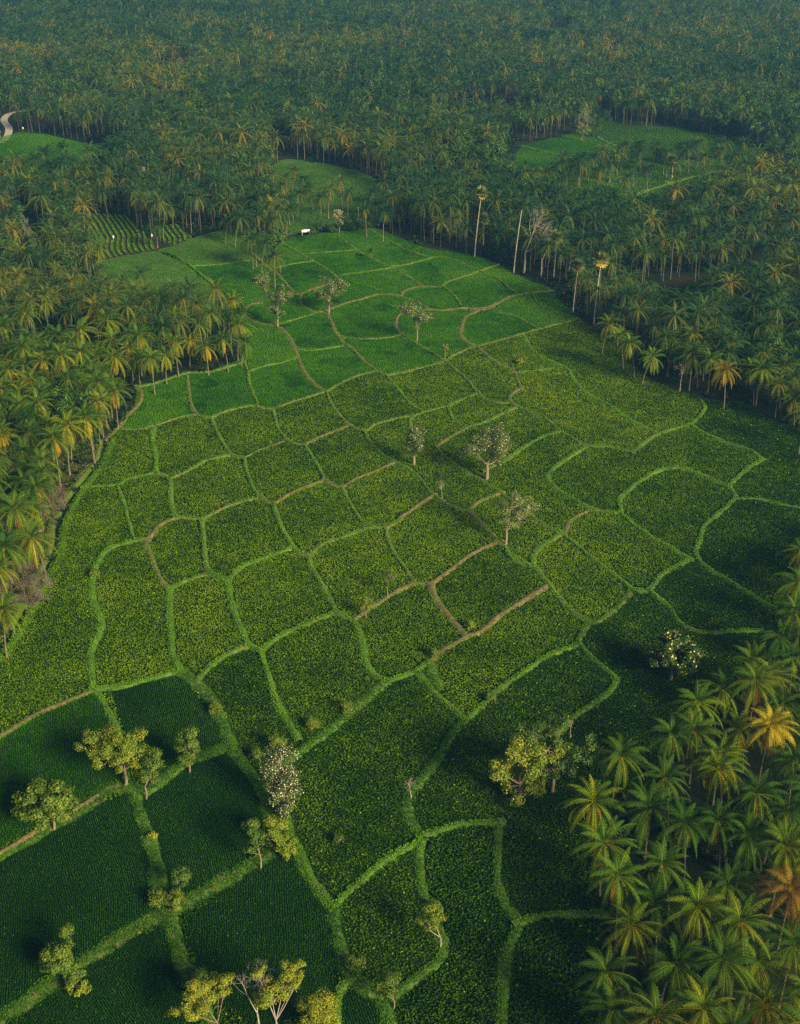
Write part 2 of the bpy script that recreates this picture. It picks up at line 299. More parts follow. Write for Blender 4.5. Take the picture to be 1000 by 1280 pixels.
SOILED = ["-60,500 0,470 45,490 60,540 100,545 134,550 122,580 100,608 74,645 70,690 35,760 0,815 -60,860"]
WF = wpoly(FIELD)
WC = {k: (wpoly(s), t) for k, (s, t) in CLEAR.items()}
WFU = [wpoly(s) for s in FURROW]
WRICE, WDARK, WMID = wpoly(RICE), [wpoly(s) for s in PATCH_DARK], [wpoly(s) for s in PATCH_MID]

# ------------------------------------------------------------------ ground
gx = np.concatenate([np.linspace(-3000, -700, 12), np.linspace(-650, 650, 66), np.linspace(700, 3000, 12)])
gy = np.concatenate([np.linspace(-1500, -100, 8), np.linspace(-60, 1100, 60), np.linspace(1200, 4500, 14)])
X, Y = np.meshgrid(gx, gy, indexing='ij'); m = MB(); ny = len(gy)
i, j = np.meshgrid(np.arange(len(gx) - 1), np.arange(ny - 1), indexing='ij'); k = (i * ny + j).ravel()
m.add(np.stack([X, Y, np.zeros_like(X)], -1).reshape(-1, 3), np.stack([k, k + ny, k + ny + 1, k + 1], 1))
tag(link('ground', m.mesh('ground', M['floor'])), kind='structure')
def sheet(name, pg, z, mat, step=2.0):
    """a sheet cut to a world polygon (fan of its outline on a grid is not needed: one n-gon)"""
    me = bpy.data.meshes.new(name); me.from_pydata([(x, y, z) for x, y in pg], [], [list(range(len(pg)))]); me.materials.append(mat)
    return tag(link(name, me), kind='structure')
for k, (pg, t) in WC.items():
    sheet('clearing', crom(np.vstack([pg, pg[:1]]), 3.0)[:-1], .012 if k not in ('terrace', 'slope') else .016, M['meadow'] if t == 'meadow' else M['mud'])
for pg in WFU: sheet('vegetable_bed', pg, .020, M['soil'])
sheet('bare_ground', wpoly(SOILED[0]), .008, M['soil'])

# ------------------------------------------------------------------ paddies: planar cells between the bunds
RES = .5
x0, y0 = WF.min(0) - 2; x1, y1 = WF.max(0) + 2
nx, nyy = int((x1 - x0) / RES) + 1, int((y1 - y0) / RES) + 1
CX = x0 + (np.arange(nx) + .5) * RES; CY = y0 + (np.arange(nyy) + .5) * RES
GX, GY = np.meshgrid(CX, CY, indexing='ij')
infield = inside(GX, GY, WF)
dist = np.full(GX.shape, 9.0); wall = np.zeros(GX.shape, bool)
lines = []
for wd, bare, s in B:
    P = crom(np.array([G(x, y)[:2] for x, y in poly(s)]), 1.0)
    e0, e1 = unit(P[0] - P[1]), unit(P[-1] - P[-2]); P = np.vstack([P[:1] + e0 * .9, P, P[-1:] + e1 * .9])
    wd *= .88 if wd < 2 else .68; lines.append((wd, bare, P))
    segs = [(a, b, 0) for a, b in zip(P[:-1], P[1:])] + [(P[0], P[0] + e0 * 2.6, 1), (P[-1], P[-1] + e1 * 2.6, 1)]   # the last two only close the cells
    for a, b, close in segs:
        mg = wd / 2 + 3
        ia, ib = int((min(a[0], b[0]) - mg - x0) / RES), int((max(a[0], b[0]) + mg - x0) / RES) + 1
        ja, jb = int((min(a[1], b[1]) - mg - y0) / RES), int((max(a[1], b[1]) + mg - y0) / RES) + 1
        ia, ja = max(ia, 0), max(ja, 0)
        if ib <= ia or jb <= ja: continue
        sx, sy = GX[ia:ib, ja:jb] - a[0], GY[ia:ib, ja:jb] - a[1]; d = b - a; L2 = max(d @ d, 1e-9)
        t = np.clip((sx * d[0] + sy * d[1]) / L2, 0, 1); e = np.hypot(sx - t * d[0], sy - t * d[1])
        if not close: dist[ia:ib, ja:jb] = np.minimum(dist[ia:ib, ja:jb], e - wd / 2)
        wall[ia:ib, ja:jb] |= e < max(wd / 2 - .3, .42)
lab = np.where(infield & ~wall, 0, -1).astype(np.int32)
cells = []
flat = lab.ravel()
for s0 in np.flatnonzero(flat == 0):
    if flat[s0] != 0: continue
    cid = len(cells) + 1; stack = [int(s0)]; flat[s0] = cid; members = []
    while stack:
        c = stack.pop(); members.append(c)
        for nb in (c - 1, c + 1, c - nyy, c + nyy):
            if 0 <= nb < flat.size and flat[nb] == 0: flat[nb] = cid; stack.append(nb)
    cells.append(np.array(members))
lab = flat.reshape(GX.shape)
for _ in range(4):                                  # the closing strips go back to the plot beside them
    for ax, sh in ((0, 1), (0, -1), (1, 1), (1, -1)):
        nb = np.roll(lab, sh, ax); k = (lab < 0) & infield & (dist > -.3) & (nb > 0); lab[k] = nb[k]
cells = [np.flatnonzero(lab.ravel() == n) for n in range(1, len(cells) + 1)]
cell_level = np.zeros(len(cells) + 1); cell_hue = np.zeros(len(cells) + 1)
for n, mem in enumerate(cells, 1):
    cell_level[n] = .03 + .22 * rng.random(); cell_hue[n] = max(rng.normal() * .055, -.035)
    if len(mem) < 30: continue
    ii, jj = mem // nyy, mem % nyy
    key = np.concatenate([ii * (nyy + 1) + jj, (ii + 1) * (nyy + 1) + jj, (ii + 1) * (nyy + 1) + jj + 1, ii * (nyy + 1) + jj + 1])
    uq, inv = np.unique(key, return_inverse=True)
    ux, uy = x0 + (uq // (nyy + 1)) * RES, y0 + (uq % (nyy + 1)) * RES
    m = MB(); m.add(np.stack([ux, uy, cell_level[n] + .05 * vnoise(ux, uy, .6)], 1), inv.reshape(4, -1).T)
    cxm, cym = GX.ravel()[mem].mean(), GY.ravel()[mem].mean()
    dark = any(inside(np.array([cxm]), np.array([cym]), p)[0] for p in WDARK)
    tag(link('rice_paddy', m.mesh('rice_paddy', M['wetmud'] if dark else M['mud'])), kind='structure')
def lookup(x, y):
    i = np.clip(((x - x0) / RES).astype(int), 0, nx - 1); j = np.clip(((y - y0) / RES).astype(int), 0, nyy - 1)
    return lab[i, j], dist[i, j], infield[i, j]

# ------------------------------------------------------------------ crops
def clumps(mb, x, y, z, r, h, k, wid, tint, up=.6):
    """k leaves around each plant: base, two shoulders, tip"""
    n = len(x)
    for q in range(k):
        th = q / k * 2 * math.pi + rng.random(n) * 1.1 + (x * 7.3 % 6.28)
        rr = r * (.65 + .6 * rng.random(n)); hh = h * (.7 + .5 * rng.random(n))
        dx, dy = np.cos(th), np.sin(th); px_, py_ = -dy, dx; w_ = wid * (.8 + .4 * rng.random(n))
        base = np.stack([x, y, z + hh * .1], 1)
        sh = lambda s: np.stack([x + dx * rr * .55 + s * px_ * w_, y + dy * rr * .55 + s * py_ * w_, z + hh * up], 1)
        tip = np.stack([x + dx * rr, y + dy * rr, z + hh * (1.0 if up < .75 else .8)], 1)
        V = np.stack([base, sh(1), tip, sh(-1)], 1)
        mb.add(V.reshape(-1, 3), np.arange(n * 4).reshape(n, 4), a=np.repeat(np.clip(tint + .06 * rng.normal(size=n), 0, 1), 4))
def grid_pts(pg_or_box, sx, sy, ang, jit):
    a = np.asarray(pg_or_box); c = a.mean(0); rad = np.hypot(*(a.max(0) - a.min(0))) / 2 + 2
    u = np.arange(-rad, rad, sx); v = np.arange(-rad, rad, sy); U, V = np.meshgrid(u, v)
    U = U + rng.normal(size=U.shape) * jit; V = V + rng.normal(size=U.shape) * jit
    # slow wander of the rows
    U = U + (vnoise(U, V, .035) - .5) * 5 + (vnoise(U + 90, V, .15) - .5) * .5
    x = c[0] + U * math.cos(ang) - V * math.sin(ang); y = c[1] + U * math.sin(ang) + V * math.cos(ang)
    return x.ravel(), y.ravel()
def view_ok(x, y, mg=60):
    u, v, d = proj(np.stack([x, y, np.zeros_like(x)], -1)); return (d > 5) & (u > -mg) & (u < 1000 + mg) & (v > -mg) & (v < 1280 + mg)
def in_any(x, y, L):
    r = np.zeros(x.shape, bool)
    for p in L: r |= inside(x, y, p)
    return r
box = np.array([[x0, y0], [x1, y1]])
tob, ric, sed = MB(), MB(), MB()
# leafy crop
x, y = grid_pts(box, .44, .44, .35, .10)
l, d, f = lookup(x, y)
k = f & (l > 0) & (d > .14 + .65 * (vnoise(x, y, .9) - .5)) & view_ok(x, y)
x, y, l = x[k], y[k], l[k]
isr = inside(x, y, WRICE); isd = in_any(x, y, WDARK); ism = in_any(x, y, WMID)
k = ~(isr | isd | ism)
x, y, l = x[k], y[k], l[k]
SHADED = ((450,960,.2),(580,970,.22),(590,940,.2),(580,1160,.24),(690,1090,.28),(690,1220,.28),(480,1140,.24),(700,960,.26),(950,690,.26),(885,755,.2),(800,800,.22),(690,880,.16),(790,890,.24),(880,830,.24),(640,860,.08),(960,600,.12),(540,880,.12),(310,880,.08),(400,840,.06),(620,740,.05),(840,640,.07),(900,560,.06))  # light falloff put into near and right plots' tint, over some darker crop
cell_shade = np.zeros(len(cells) + 1)
for px, py, a in SHADED:
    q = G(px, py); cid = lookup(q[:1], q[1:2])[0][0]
    if cid > 0: cell_shade[cid] = max(a + .05, cell_shade[cid])
tint = .43 - 1.1 * cell_shade[l] + cell_hue[l] * (cell_shade[l] == 0) + .30 * (vnoise(x, y, .12) - .5) + .30 * (vnoise(x, y, .7) - .5) + .11 * rng.normal(size=len(x))
tint = np.where(rng.random(len(x)) < .010, .72 + .2 * rng.random(len(x)), tint)
drop = rng.random(len(x)) > .13
x, y, l, tint = x[drop], y[drop], l[drop], np.clip(tint[drop], 0, 1)
hs = .45 * (.8 + .5 * vnoise(x, y, .5))
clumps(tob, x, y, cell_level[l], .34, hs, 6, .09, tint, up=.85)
n_t = len(x)
# bright rice
x, y = grid_pts(box, .42, .42, .1, .07)
l, d, f = lookup(x, y); k = f & (l > 0) & (d > .02) & view_ok(x, y); x, y, l = x[k], y[k], l[k]
isr = inside(x, y, WRICE); ism = in_any(x, y, WMID)
k = isr | ism; x, y, l, ism = x[k], y[k], l[k], ism[k]
tint = np.clip(.5 + 1.5 * cell_hue[l] + .45 * (vnoise(x, y, .07) - .5) + .3 * (vnoise(x, y, .5) - .5) - .5 * (vnoise(x + 70, y, .11) > .80) * .5 - .34 * ism + .06 * rng.normal(size=len(x)), 0, 1)
clumps(ric, x, y, cell_level[l], .24, .45, 5, .055, tint, up=.7)
n_r = len(x)
# dark young rice in rows
for pg, ang in zip(WDARK, (.30, .52, .40, .62, .12, .3)):
    x, y = grid_pts(pg, .38, .24, ang, .055)
    k = inside(x, y, pg) & view_ok(x, y); x, y = x[k], y[k]
    l, d, f = lookup(x, y); k = (l > 0) & (d > .05) & (rng.random(len(x)) > .05 + .35 * (vnoise(x, y, .35) > .82)); x, y, l = x[k], y[k], l[k]
    tint = np.clip(.36 + .34 * (vnoise(x, y, .05) - .5) + .3 * (vnoise(x, y, .15) - .5) + .12 * rng.normal(size=len(x)), 0, 1)
    tint = np.where(rng.random(len(x)) < .01, 1, tint)
    clumps(sed, x, y, cell_level[l] + .02, .17, .36, 5, .042, tint, up=.75)
# clearings' rice
for k_, (pg, t) in WC.items():
    if t == 'rice':
        x, y = grid_pts(pg, .62, .62, .3, .12); k = inside(x, y, pg)
        if k_ == 'east': k &= inside(x, y, wpoly('632,232 640,205 652,183 700,172 740,160 778,188 740,203 700,218 660,236'))
        x, y = x[k], y[k]
        lo = vnoise(x, y, .04) + (.25 if k_ == 'west' else 0)
        k = np.ones(len(x), bool)
        clumps(ric, x, y, np.full(len(x), .02), .36, .42, 4, .10, np.clip(.35 + .5 * (lo - .4), 0, 1), up=.7)
tag(link('crop_plants', tob.mesh('crop_plants', M['tobacco'])), 'leafy yellowish green crop filling the terraced plots of the valley floor', 'crop', kind='stuff')
tag(link('rice_plants', ric.mesh('rice_plants', M['rice'])), 'smooth bright green rice filling the farther plots and the clearings', 'rice', kind='stuff')
tag(link('rice_seedlings', sed.mesh('rice_seedlings', M['seedling'])), 'dark green young rice in fine rows in the near plots', 'rice seedlings', kind='stuff')
# furrowed vegetables
veg = MB()
for pg in WFU:
    x, y = grid_pts(pg, 2.3, .45, .36, .05); k = inside(x, y, pg); x, y = x[k], y[k]
    clumps(veg, x, y, np.full(len(x), .03), .8, .8, 6, .18, np.clip(.50 + .2 * rng.normal(size=len(x)), 0, 1))
tag(link('vegetable_rows', veg.mesh('vegetable_rows', M['grass'])), 'rows of leafy vegetables on brown soil in the furrowed plot', 'vegetables', kind='stuff')

# ------------------------------------------------------------------ bunds with their grass
gr = MB()
def bund(wd, bare, P, hgt):
    T = unit(np.gradient(P, axis=0)); Nn = np.stack([-T[:, 1], T[:, 0]], 1)
    s = np.concatenate([[0], np.cumsum(np.linalg.norm(np.diff(P, axis=0), axis=1))])
    prof = [(-.62, -.25), (-.5, .45), (-.26, .92), (0, 1.0), (.26, .92), (.5, .45), (.62, -.25)]
    V, A = [], []
    wv = wd * (.62 + .5 * vnoise(P[:, 0], P[:, 1], .45) + .4 * vnoise(P[:, 0], P[:, 1] + 77, .13)); hv = hgt * (.6 + .5 * vnoise(P[:, 0] + 50, P[:, 1], .4) + .35 * vnoise(P[:, 0] + 50, P[:, 1], 1.1))
    for u, h in prof:
        jit = .10 * (rng.random(len(P)) - .5)
        q = P + Nn * (u * wv + jit)[:, None]
        V.append(np.column_stack([q, h * hv + (.04 * (rng.random(len(P)) - .5) if h > 0 else 0)]))
        A.append(np.full(len(P), bare + (.18 if abs(u) < .3 else -.12)))
    n = len(P); V = np.concatenate(V); q = []
    for r in range(6):
        for i in range(n - 1): q.append((r * n + i, r * n + i + 1, (r + 1) * n + i + 1, (r + 1) * n + i))
    m = MB(); m.add(V, q, a=np.concatenate(A))
    tag(link('earth_bund', m.mesh('earth_bund', M['bund'], attr='bare', smooth=True)), kind='structure')
    # grass
    L = s[-1]; cnt = int(L * wd * 10 * (1.0 - .75 * bare))
    if cnt < 1: return
    t = rng.random(cnt) * L; c = np.stack([np.interp(t, s, P[:, 0]), np.interp(t, s, P[:, 1])], 1)
    nn = np.stack([np.interp(t, s, Nn[:, 0]), np.interp(t, s, Nn[:, 1])], 1)
    off = (rng.random(cnt) - .5) * 1.12 if bare < .5 else np.sign(rng.random(cnt) - .5) * (.3 + .3 * rng.random(cnt))
    p = c + nn * (off * np.interp(t, s, wv))[:, None]
    z = np.interp(t, s, hv) * np.clip(1 - (np.abs(off) * 1.7) ** 2, .1, 1)
    clumps(gr, p[:, 0], p[:, 1], z - .04, .26, .34, 4, .07, np.clip((.74 if wd < 1.7 else .50 if wd < 2.0 else .30) + .55 * (vnoise(p[:, 0], p[:, 1], .35) - .45) + .13 * rng.normal(size=cnt), 0, 1), up=.65)
for wd, bare, P in lines: bund(wd, bare, P, .62 if wd < 1.7 else .48 if wd < 2.6 else .24)
for wd, bare, s in C_BUNDS: bund(wd * 1.3, bare, crom(np.array([G(a, b)[:2] for a, b in poly(s)]), 1.5), .7)
# ditch along the western edge and its grassy bank
DITCH = "134,551 130,566 123,582 100,611 86,633 75,655 72,668 70,690 57,718 42,748 32,766 10,801 -30,850"
P = crom(np.array([G(a, b)[:2] for a, b in poly(DITCH)]), 1.0)
T = unit(np.gradient(P, axis=0)); Nn = np.stack([-T[:, 1], T[:, 0]], 1); wv = (.45 + .5 * vnoise(P[:, 0], P[:, 1], .15))[:, None]
n = len(P); m = MB(); m.add(np.concatenate([np.column_stack([P - Nn * wv, np.full(n, .03)]), np.column_stack([P + Nn * wv, np.full(n, .03)])]), [(i, i + 1, n + i + 1, n + i) for i in range(n - 1)])
tag(link('ditch_water', m.mesh('ditch_water', M['ditch'])), kind='structure')
bund(1.6, .1, P - Nn * 1.6 * np.sign((G(500, 640)[:2] - P[n // 2]) @ Nn[n // 2]) * -1, .45)
bund(1.5, .5, P - Nn * 1.7 * np.sign((G(500, 640)[:2] - P[n // 2]) @ Nn[n // 2]), .6)
# gravel road in the north-west, lane in the western grove
def strip(name, s, wd, mat, z=.03):
    P = crom(np.array([G(a, b)[:2] for a, b in poly(s)]), 2.0); T = unit(np.gradient(P, axis=0)); Nn = np.stack([-T[:, 1], T[:, 0]], 1) * wd / 2; n = len(P)
    m = MB(); m.add(np.concatenate([np.column_stack([P - Nn, np.full(n, z)]), np.column_stack([P + Nn, np.full(n, z)])]), [(i, i + 1, n + i + 1, n + i) for i in range(n - 1)])
    tag(link(name, m.mesh(name, mat)), kind='structure'); return P
ROAD = strip('gravel_road', "-30,184 0,178 9,170 11,160 5,151 9,144 19,140 40,137", 4.2, M['road'])
LANE = strip('dirt_lane', "20,262 28,274 34,286 42,302 50,318", 3.0, M['road'])
# loose grass on the rest of the open ground
for k_, (pg, t) in WC.items():
    if t == 'meadow' or k_ == 'east':
        x, y = grid_pts(pg, 1.1, 1.1, .2, .35); k = inside(x, y, pg)
        if k_ == 'east': k &= ~inside(x, y, wpoly('632,232 640,205 652,183 700,172 740,160 778,188 740,203 700,218 660,236'))
        x, y = x[k], y[k]
        clumps(gr, x, y, np.full(len(x), .01), .6, .35, 4, .18, np.clip(.18 + .25 * (k_ == 'east') * (y < G(0, 200)[1]) + .4 * (vnoise(x, y, .06)) + .06 * rng.normal(size=len(x)), 0, 1))
x, y = grid_pts(wpoly(SOILED[0]), .9, .9, .2, .35); pgs = wpoly(SOILED[0]); k = inside(x, y, pgs) & (vnoise(x, y, .12) > .34); x, y = x[k], y[k]
clumps(gr, x, y, np.full(len(x), .01), .45, .4, 4, .12, np.clip(.4 + .5 * (vnoise(x, y, .2) - .4), 0, 1))
tag(link('bank_grass', gr.mesh('bank_grass', M['grass'])), 'yellow green grass growing on the bunds, banks and meadows', 'grass', kind='stuff')

# ------------------------------------------------------------------ palms
def frond(mb, L, elev, az, droop, nl, lw, ll, tint, seg=6, g=rng, org=(0, 0, 0), side_droop=.55, per2=True):
    """one pinnate frond: arching rachis, leaflets hanging on both sides"""
    t = np.linspace(0, 1, seg + 1); ang = elev - droop * t ** 1.3
    ds = L / seg; r = np.concatenate([[0], np.cumsum(np.cos(ang[:-1]) * ds)]); z = np.concatenate([[0], np.cumsum(np.sin(ang[:-1]) * ds)])
    ca, sa = math.cos(az), math.sin(az); twist = g.normal() * .35
    C = np.stack([org[0] + r * ca, org[1] + r * sa, org[2] + z], 1)
    side = np.array([-sa, ca, 0.0])
    rw = .075 * (1 - .85 * t) * (L / 4.6)
    V = np.concatenate([C - side * rw[:, None], C + side * rw[:, None]]) + np.array([0, 0, .02]); n = seg + 1
    mb.add(V, [(i, i + 1, n + i + 1, n + i) for i in range(seg)], a=min(1, tint + .22))
    u = np.linspace(.14, .985, nl) + g.normal(size=nl) * .004
    P = np.stack([np.interp(u, t, C[:, k]) for k in range(3)], 1)
    tan = unit(np.stack([np.interp(u, t, np.gradient(C[:, k])) for k in range(3)], 1))
    nrm = unit(np.cross(tan, side))
    nrm = nrm * np.sign(nrm[:, 2:3] + 1e-9) if abs(elev) < 1.2 else nrm
    len_ = ll * np.clip(np.sin(np.clip(u * 1.02, 0, 1) ** .75 * math.pi) ** .55, .22, 1) * (.85 + .3 * g.random(nl))
    for s in (-1, 1):
        out = unit(side * s + tan * (.75 + .6 * u[:, None]) + nrm * (.18 + s * twist))
        dn = np.array([0, 0, -1.0])
        mid = P + out * (len_ * .55)[:, None]
        o2 = unit(out + dn * (side_droop + .25 + .6 * g.random(nl))[:, None])
        tip = mid + o2 * (len_ * .5)[:, None]
        wv = tan * lw
        if per2:
            V = np.stack([P - wv * .35, P + wv * .35, mid + wv * .5, mid - wv * .5, tip], 1).reshape(-1, 3); b = np.arange(nl)[:, None] * 5
            mb.add(V, b + np.array([[0, 1, 2, 3]]), b + np.array([[3, 2, 4]]), a=np.repeat(np.clip(tint + .05 * g.normal(size=nl), 0, 1), 5))
        else:
            V = np.stack([P - wv * .5, P + wv * .5, tip], 1).reshape(-1, 3); b = np.arange(nl)[:, None] * 3
            mb.add(V, None, b + np.array([[0, 1, 2]]), a=np.repeat(np.clip(tint + .05 * g.normal(size=nl), 0, 1), 3))
def crown(mb, g, nf=24, L=4.7, nl=28, lw=.095, ll=1.0, per2=True, seg=6, base=.30, wind=0.0):
    for i in range(nf):
        a = (i + .5) / nf                      # 0 young .. 1 old
        az = i * 2.399963 + g.normal() * .18
        elev = R(80 - 132 * a ** .85) + g.normal() * .10
        elev += wind * math.cos(az - .6) * .25
        Lf = L * (.70 + .42 * min(1, a * 2.2)) * (.92 + .16 * g.random())
        if a > .85: Lf *= .85
        tint = base + .08 * a + .06 * g.normal()
        if a > .74: tint += .11
        if a > .94 and g.random() < .3: tint = .92 + .1 * g.random()
        frond(mb, Lf, elev, az, R(78) + .4 * g.random(), nl, lw, ll, max(0, tint), seg, g, (0, 0, 0), .5 + .25 * a, per2)
def trunk_path(h, lean, az, n=7):
    t = np.linspace(0, 1, n); r = lean * t ** 1.7
    return np.stack([r * math.cos(az), r * math.sin(az), t * h], 1)
VAR = []
for v in range(14):
    g = np.random.default_rng(100 + v)
    h = 9.2 + 3.4 * g.random(); lean = g.choice([.3, .8, 1.6, 2.4]); az = g.random() * 6.28
    P = trunk_path(h, lean, az)
    m = MB(); tube(m, P, np.interp(np.linspace(0, 1, 7), [0, .06, .3, 1], [.30, .22, .165, .12]), 7); tm = m.mesh('palm_trunk', M['bark'], smooth=True)
    m = MB(); crown(m, g, nf=int(g.integers(32, 42)), L=5.5 + .8 * g.random(), base=.20 + .12 * g.random(), wind=g.normal() * .6); cm = m.mesh('palm_crown', M['frond'])
    m = MB()
    ph = np.linspace(0, math.pi, 9); tube(m, np.stack([.18 * np.sin(ph * 2), .12 * np.cos(ph * 3), -.45 - .34 * np.cos(ph)], 1), (.42 + .09 * np.cos(ph * 7)) * np.sin(ph) + .02, 10)
    V_ = m.v[0]; V_ += (.10 * (vnoise(V_[:, 0] * 5 + 9, V_[:, 1] * 5 + V_[:, 2] * 3, 1.3) - .5))[:, None].astype(np.float32)
    nm = m.mesh('coconut_bunch', M['nut'], smooth=True)
    VAR.append((tm, cm, nm, P[-1], h))
# simplified templates for the far groves
def template(g, nf, nl, lw, ll, seg, hmin, hmax, trunk_sides=3):
    m = MB(); h = hmin + (hmax - hmin) * g.random(); P = trunk_path(h, 1.2 * g.random(), g.random() * 6.28, 3); tube(m, P, [.15, .11, .10], trunk_sides, a=.5)
    V, A, Q, T = m.arrays(); mb = MB(); mb.add(V, Q, T, a=A)
    c = MB(); crown(c, g, nf=nf, L=5.9, nl=nl, lw=lw, ll=ll, per2=False, seg=seg, base=.20 + .12 * g.random(), wind=g.normal() * .6)
    V, A, Q, T = c.arrays()
    return (mb.arrays(), (V + P[-1].astype(np.float32), A, Q, T), h)
LOW = [template(np.random.default_rng(200 + v), 22, 8, .46, 1.05, 3, 9.5, 14) for v in range(8)]
FAR = [template(np.random.default_rng(400 + v), 19, 5, .8, 1.2, 3, 9.5, 14.5) for v in range(8)]
MID = [template(np.random.default_rng(300 + v), 28, 14, .22, .95, 4, 9.5, 13) for v in range(8)]
def scatter_into(leafb, trunkb, tmpl, x, y, s, rz, dt):
    (tv, ta, tq, tt), (V, A, Q, T), h = tmpl
    n = len(x); c, sn = np.cos(rz), np.sin(rz)
    for arr, a_, q_, t_, dst in ((tv, ta, tq, tt, trunkb), (V, A, Q, T, leafb)):
        W = np.empty((n, len(arr), 3), np.float32)
        W[..., 0] = (arr[:, 0] * c[:, None] - arr[:, 1] * sn[:, None]) * s[:, None] + x[:, None]
        W[..., 1] = (arr[:, 0] * sn[:, None] + arr[:, 1] * c[:, None]) * s[:, None] + y[:, None]
        W[..., 2] = arr[:, 2] * s[:, None]
        off = (np.arange(n) * len(arr))[:, None, None]
        dst.add(W.reshape(-1, 3), (q_[None] + off).reshape(-1, 4), (t_[None] + off).reshape(-1, 3), a=np.clip(a_[None] + dt[:, None], 0, 1).ravel())

# crowns one can tell apart, traced at their tops: (x, y) photo pixels
NEAR_SE = "742,1002 812,1010 755,1055 772,1095 827,1080 897,1025 790,1157 872,1135 845,1207 757,1215 765,1262 880,1262 947,1205 957,1256 945,992 982,1058 992,1182 925,1152 910,1105 777,945 830,972 897,962 903,861 872,879 839,918 868,914 925,912 899,945 991,951 978,879 945,852 965,845 990,822 940,826 975,795 993,765 998,728 1003,690 935,1045 985,1015 820,1130 905,1200 820,1270 915,1290 1010,1240 1015,1130 1020,1080 1015,990 1020,920 1020,870 1030,800 1030,740 1040,690"
NEAR_W = "144,447 188,448 140,424 100,412 100,440 122,478 144,488 85,474 106,462 28,434 38,478 24,506 47,504 106,522 83,532 67,548 53,576 0,505 10,462 76,444 172,420 192,416 134,400 58,378 32,390 2,408 19,636 40,672 4,684 -4,712 4,762 -12,640 -20,560 -25,520 -10,600"
FRONT_W = "206,444 217,427 238,426 257,433 278,424 306,428 299,406 295,391 291,375 227,375 245,375 218,395 248,406 262,392 283,392 160,436 172,446"
FRONT_E = "815,447 841,436 888,449 906,462 938,460 953,462 974,480 992,499 787,429 774,421 762,405 1010,515"
NORTH = "356,222 368,214 384,236 362,262 352,232 360,250 338,246 330,262 340,275 322,270 310,262 300,272 455,262 470,256 480,264 490,246 436,240 412,236 378,224 373,242 401,247 347,263 285,276 465,241 425,227 506,205 313,300 319,296 331,305 343,320 98,238 113,236 128,240 83,243 195,282 208,262 214,258"
CLEAR_E = "642,224 652,220 690,212 696,207 720,200 740,198 756,194 800,180 836,190 860,184 660,214 674,226 715,216 662,221 680,216 710,207 728,198 748,196 752,188 772,192 797,186 822,182 850,182 874,178 900,188 668,216 705,196 760,190 772,200 750,212 790,205 808,212 830,190 860,186 905,178 930,178 880,196 765,205 780,182 822,190 846,203 800,190 870,180 895,182 700,205 715,210 728,205 690,212 785,222 920,195"
named = []
for key, s, hh in (('se', NEAR_SE, 12.5), ('w', NEAR_W, 12.5), ('fw', FRONT_W, 11.5), ('fe', FRONT_E, 11.5), ('n', NORTH, 13), ('ce', CLEAR_E, 13)):
    for px, py in poly(s): named.append((key, px, py))
for p in ((963, 907), (989, 1112)): named.append(('gold', *p))
palms = []          # (x, y of base, variant, scale, rotation, key)
for key, px, py in named:
    v = int(rng.integers(len(VAR))); s = .88 + .2 * rng.random()
    s *= 1.12 if key == 'w' else .95 if key == 'fw' else 1.04
    top = VAR[v][3]; rz = rng.random() * 6.28
    zc = top[2] * s; c = G(px, py, zc)
    bx = c[0] - s * (top[0] * math.cos(rz) - top[1] * math.sin(rz)); by = c[1] - s * (top[0] * math.sin(rz) + top[1] * math.cos(rz))
    palms.append((bx, by, v, s, rz, key))
NP = np.array([(p[0], p[1]) for p in palms])
# the rest of the groves: a jittered stand
SP_ = 6.0
yy = np.arange(20, 1640, SP_ * .87); pts = []
for r_, yv in enumerate(yy):
    half = max(130, .33 * (yv * CP + H * SP) + 60); xs = np.arange(-half, half, SP_) + (r_ % 2) * SP_ / 2
    pts.append(np.stack([xs, np.full(len(xs), yv)], 1))
pts = np.concatenate(pts); pts += rng.normal(size=pts.shape) * 1.35
x, y = pts[:, 0], pts[:, 1]
def grow(pg, d):       # keep-out a little wider than an open area
    c = pg.mean(0); return pg
open_ = inside(x, y, WF)
for pg, t in WC.values(): open_ |= inside(x, y, pg)
for pg in WFU: open_ |= inside(x, y, pg)
def near_line(x, y, P, d):
    r = np.zeros(len(x), bool)
    for a, b in zip(P[:-1:2], P[2::2]):
        e = b - a; t = np.clip(((x - a[0]) * e[0] + (y - a[1]) * e[1]) / max(e @ e, 1e-9), 0, 1)
        r |= np.hypot(x - a[0] - t * e[0], y - a[1] - t * e[1]) < d
    return r
open_ |= near_line(x, y, np.vstack([WF, WF[:1]])[::1], 2.5)
open_ |= near_line(x, y, ROAD, 5) | near_line(x, y, LANE, 4)
# areas where every crown was traced by hand get only few fillers
u, v_, dep = proj(np.stack([x, y, np.full(len(x), 12.0)], 1))
handmade = inside(u, v_, poly("690,930 800,880 900,830 1000,690 1060,660 1060,1330 720,1330 700,1000")) | inside(u, v_, poly("-40,470 60,430 150,395 310,360 330,480 160,480 150,540 90,660 60,760 -40,840"))
SEEN = ["0,172 25,166 55,168 95,177 145,186 135,200 70,206 48,214 -20,212", "338,208 360,199 425,208 470,224 485,250 472,280 440,288 400,286 352,292 345,270", "636,206 690,176 735,160 752,145 772,158 800,168 800,200 740,214 690,222",
  "690,238 800,200 930,172 968,196 865,242 795,260 730,264", "102,268 158,270 198,311 205,300 222,281 240,298 236,331 310,327 330,345 275,364 205,372 130,345", "505,296 600,318 690,355 745,415 800,455 860,485 1000,530 1000,640 900,640 500,500"]
for sp in SEEN: open_ |= inside(*proj(np.stack([x, y, np.full(len(x), 9.5)], 1))[:2], poly(sp))
hole = vnoise(x, y, .03) > .84
dn = np.full(len(x), 1e9)
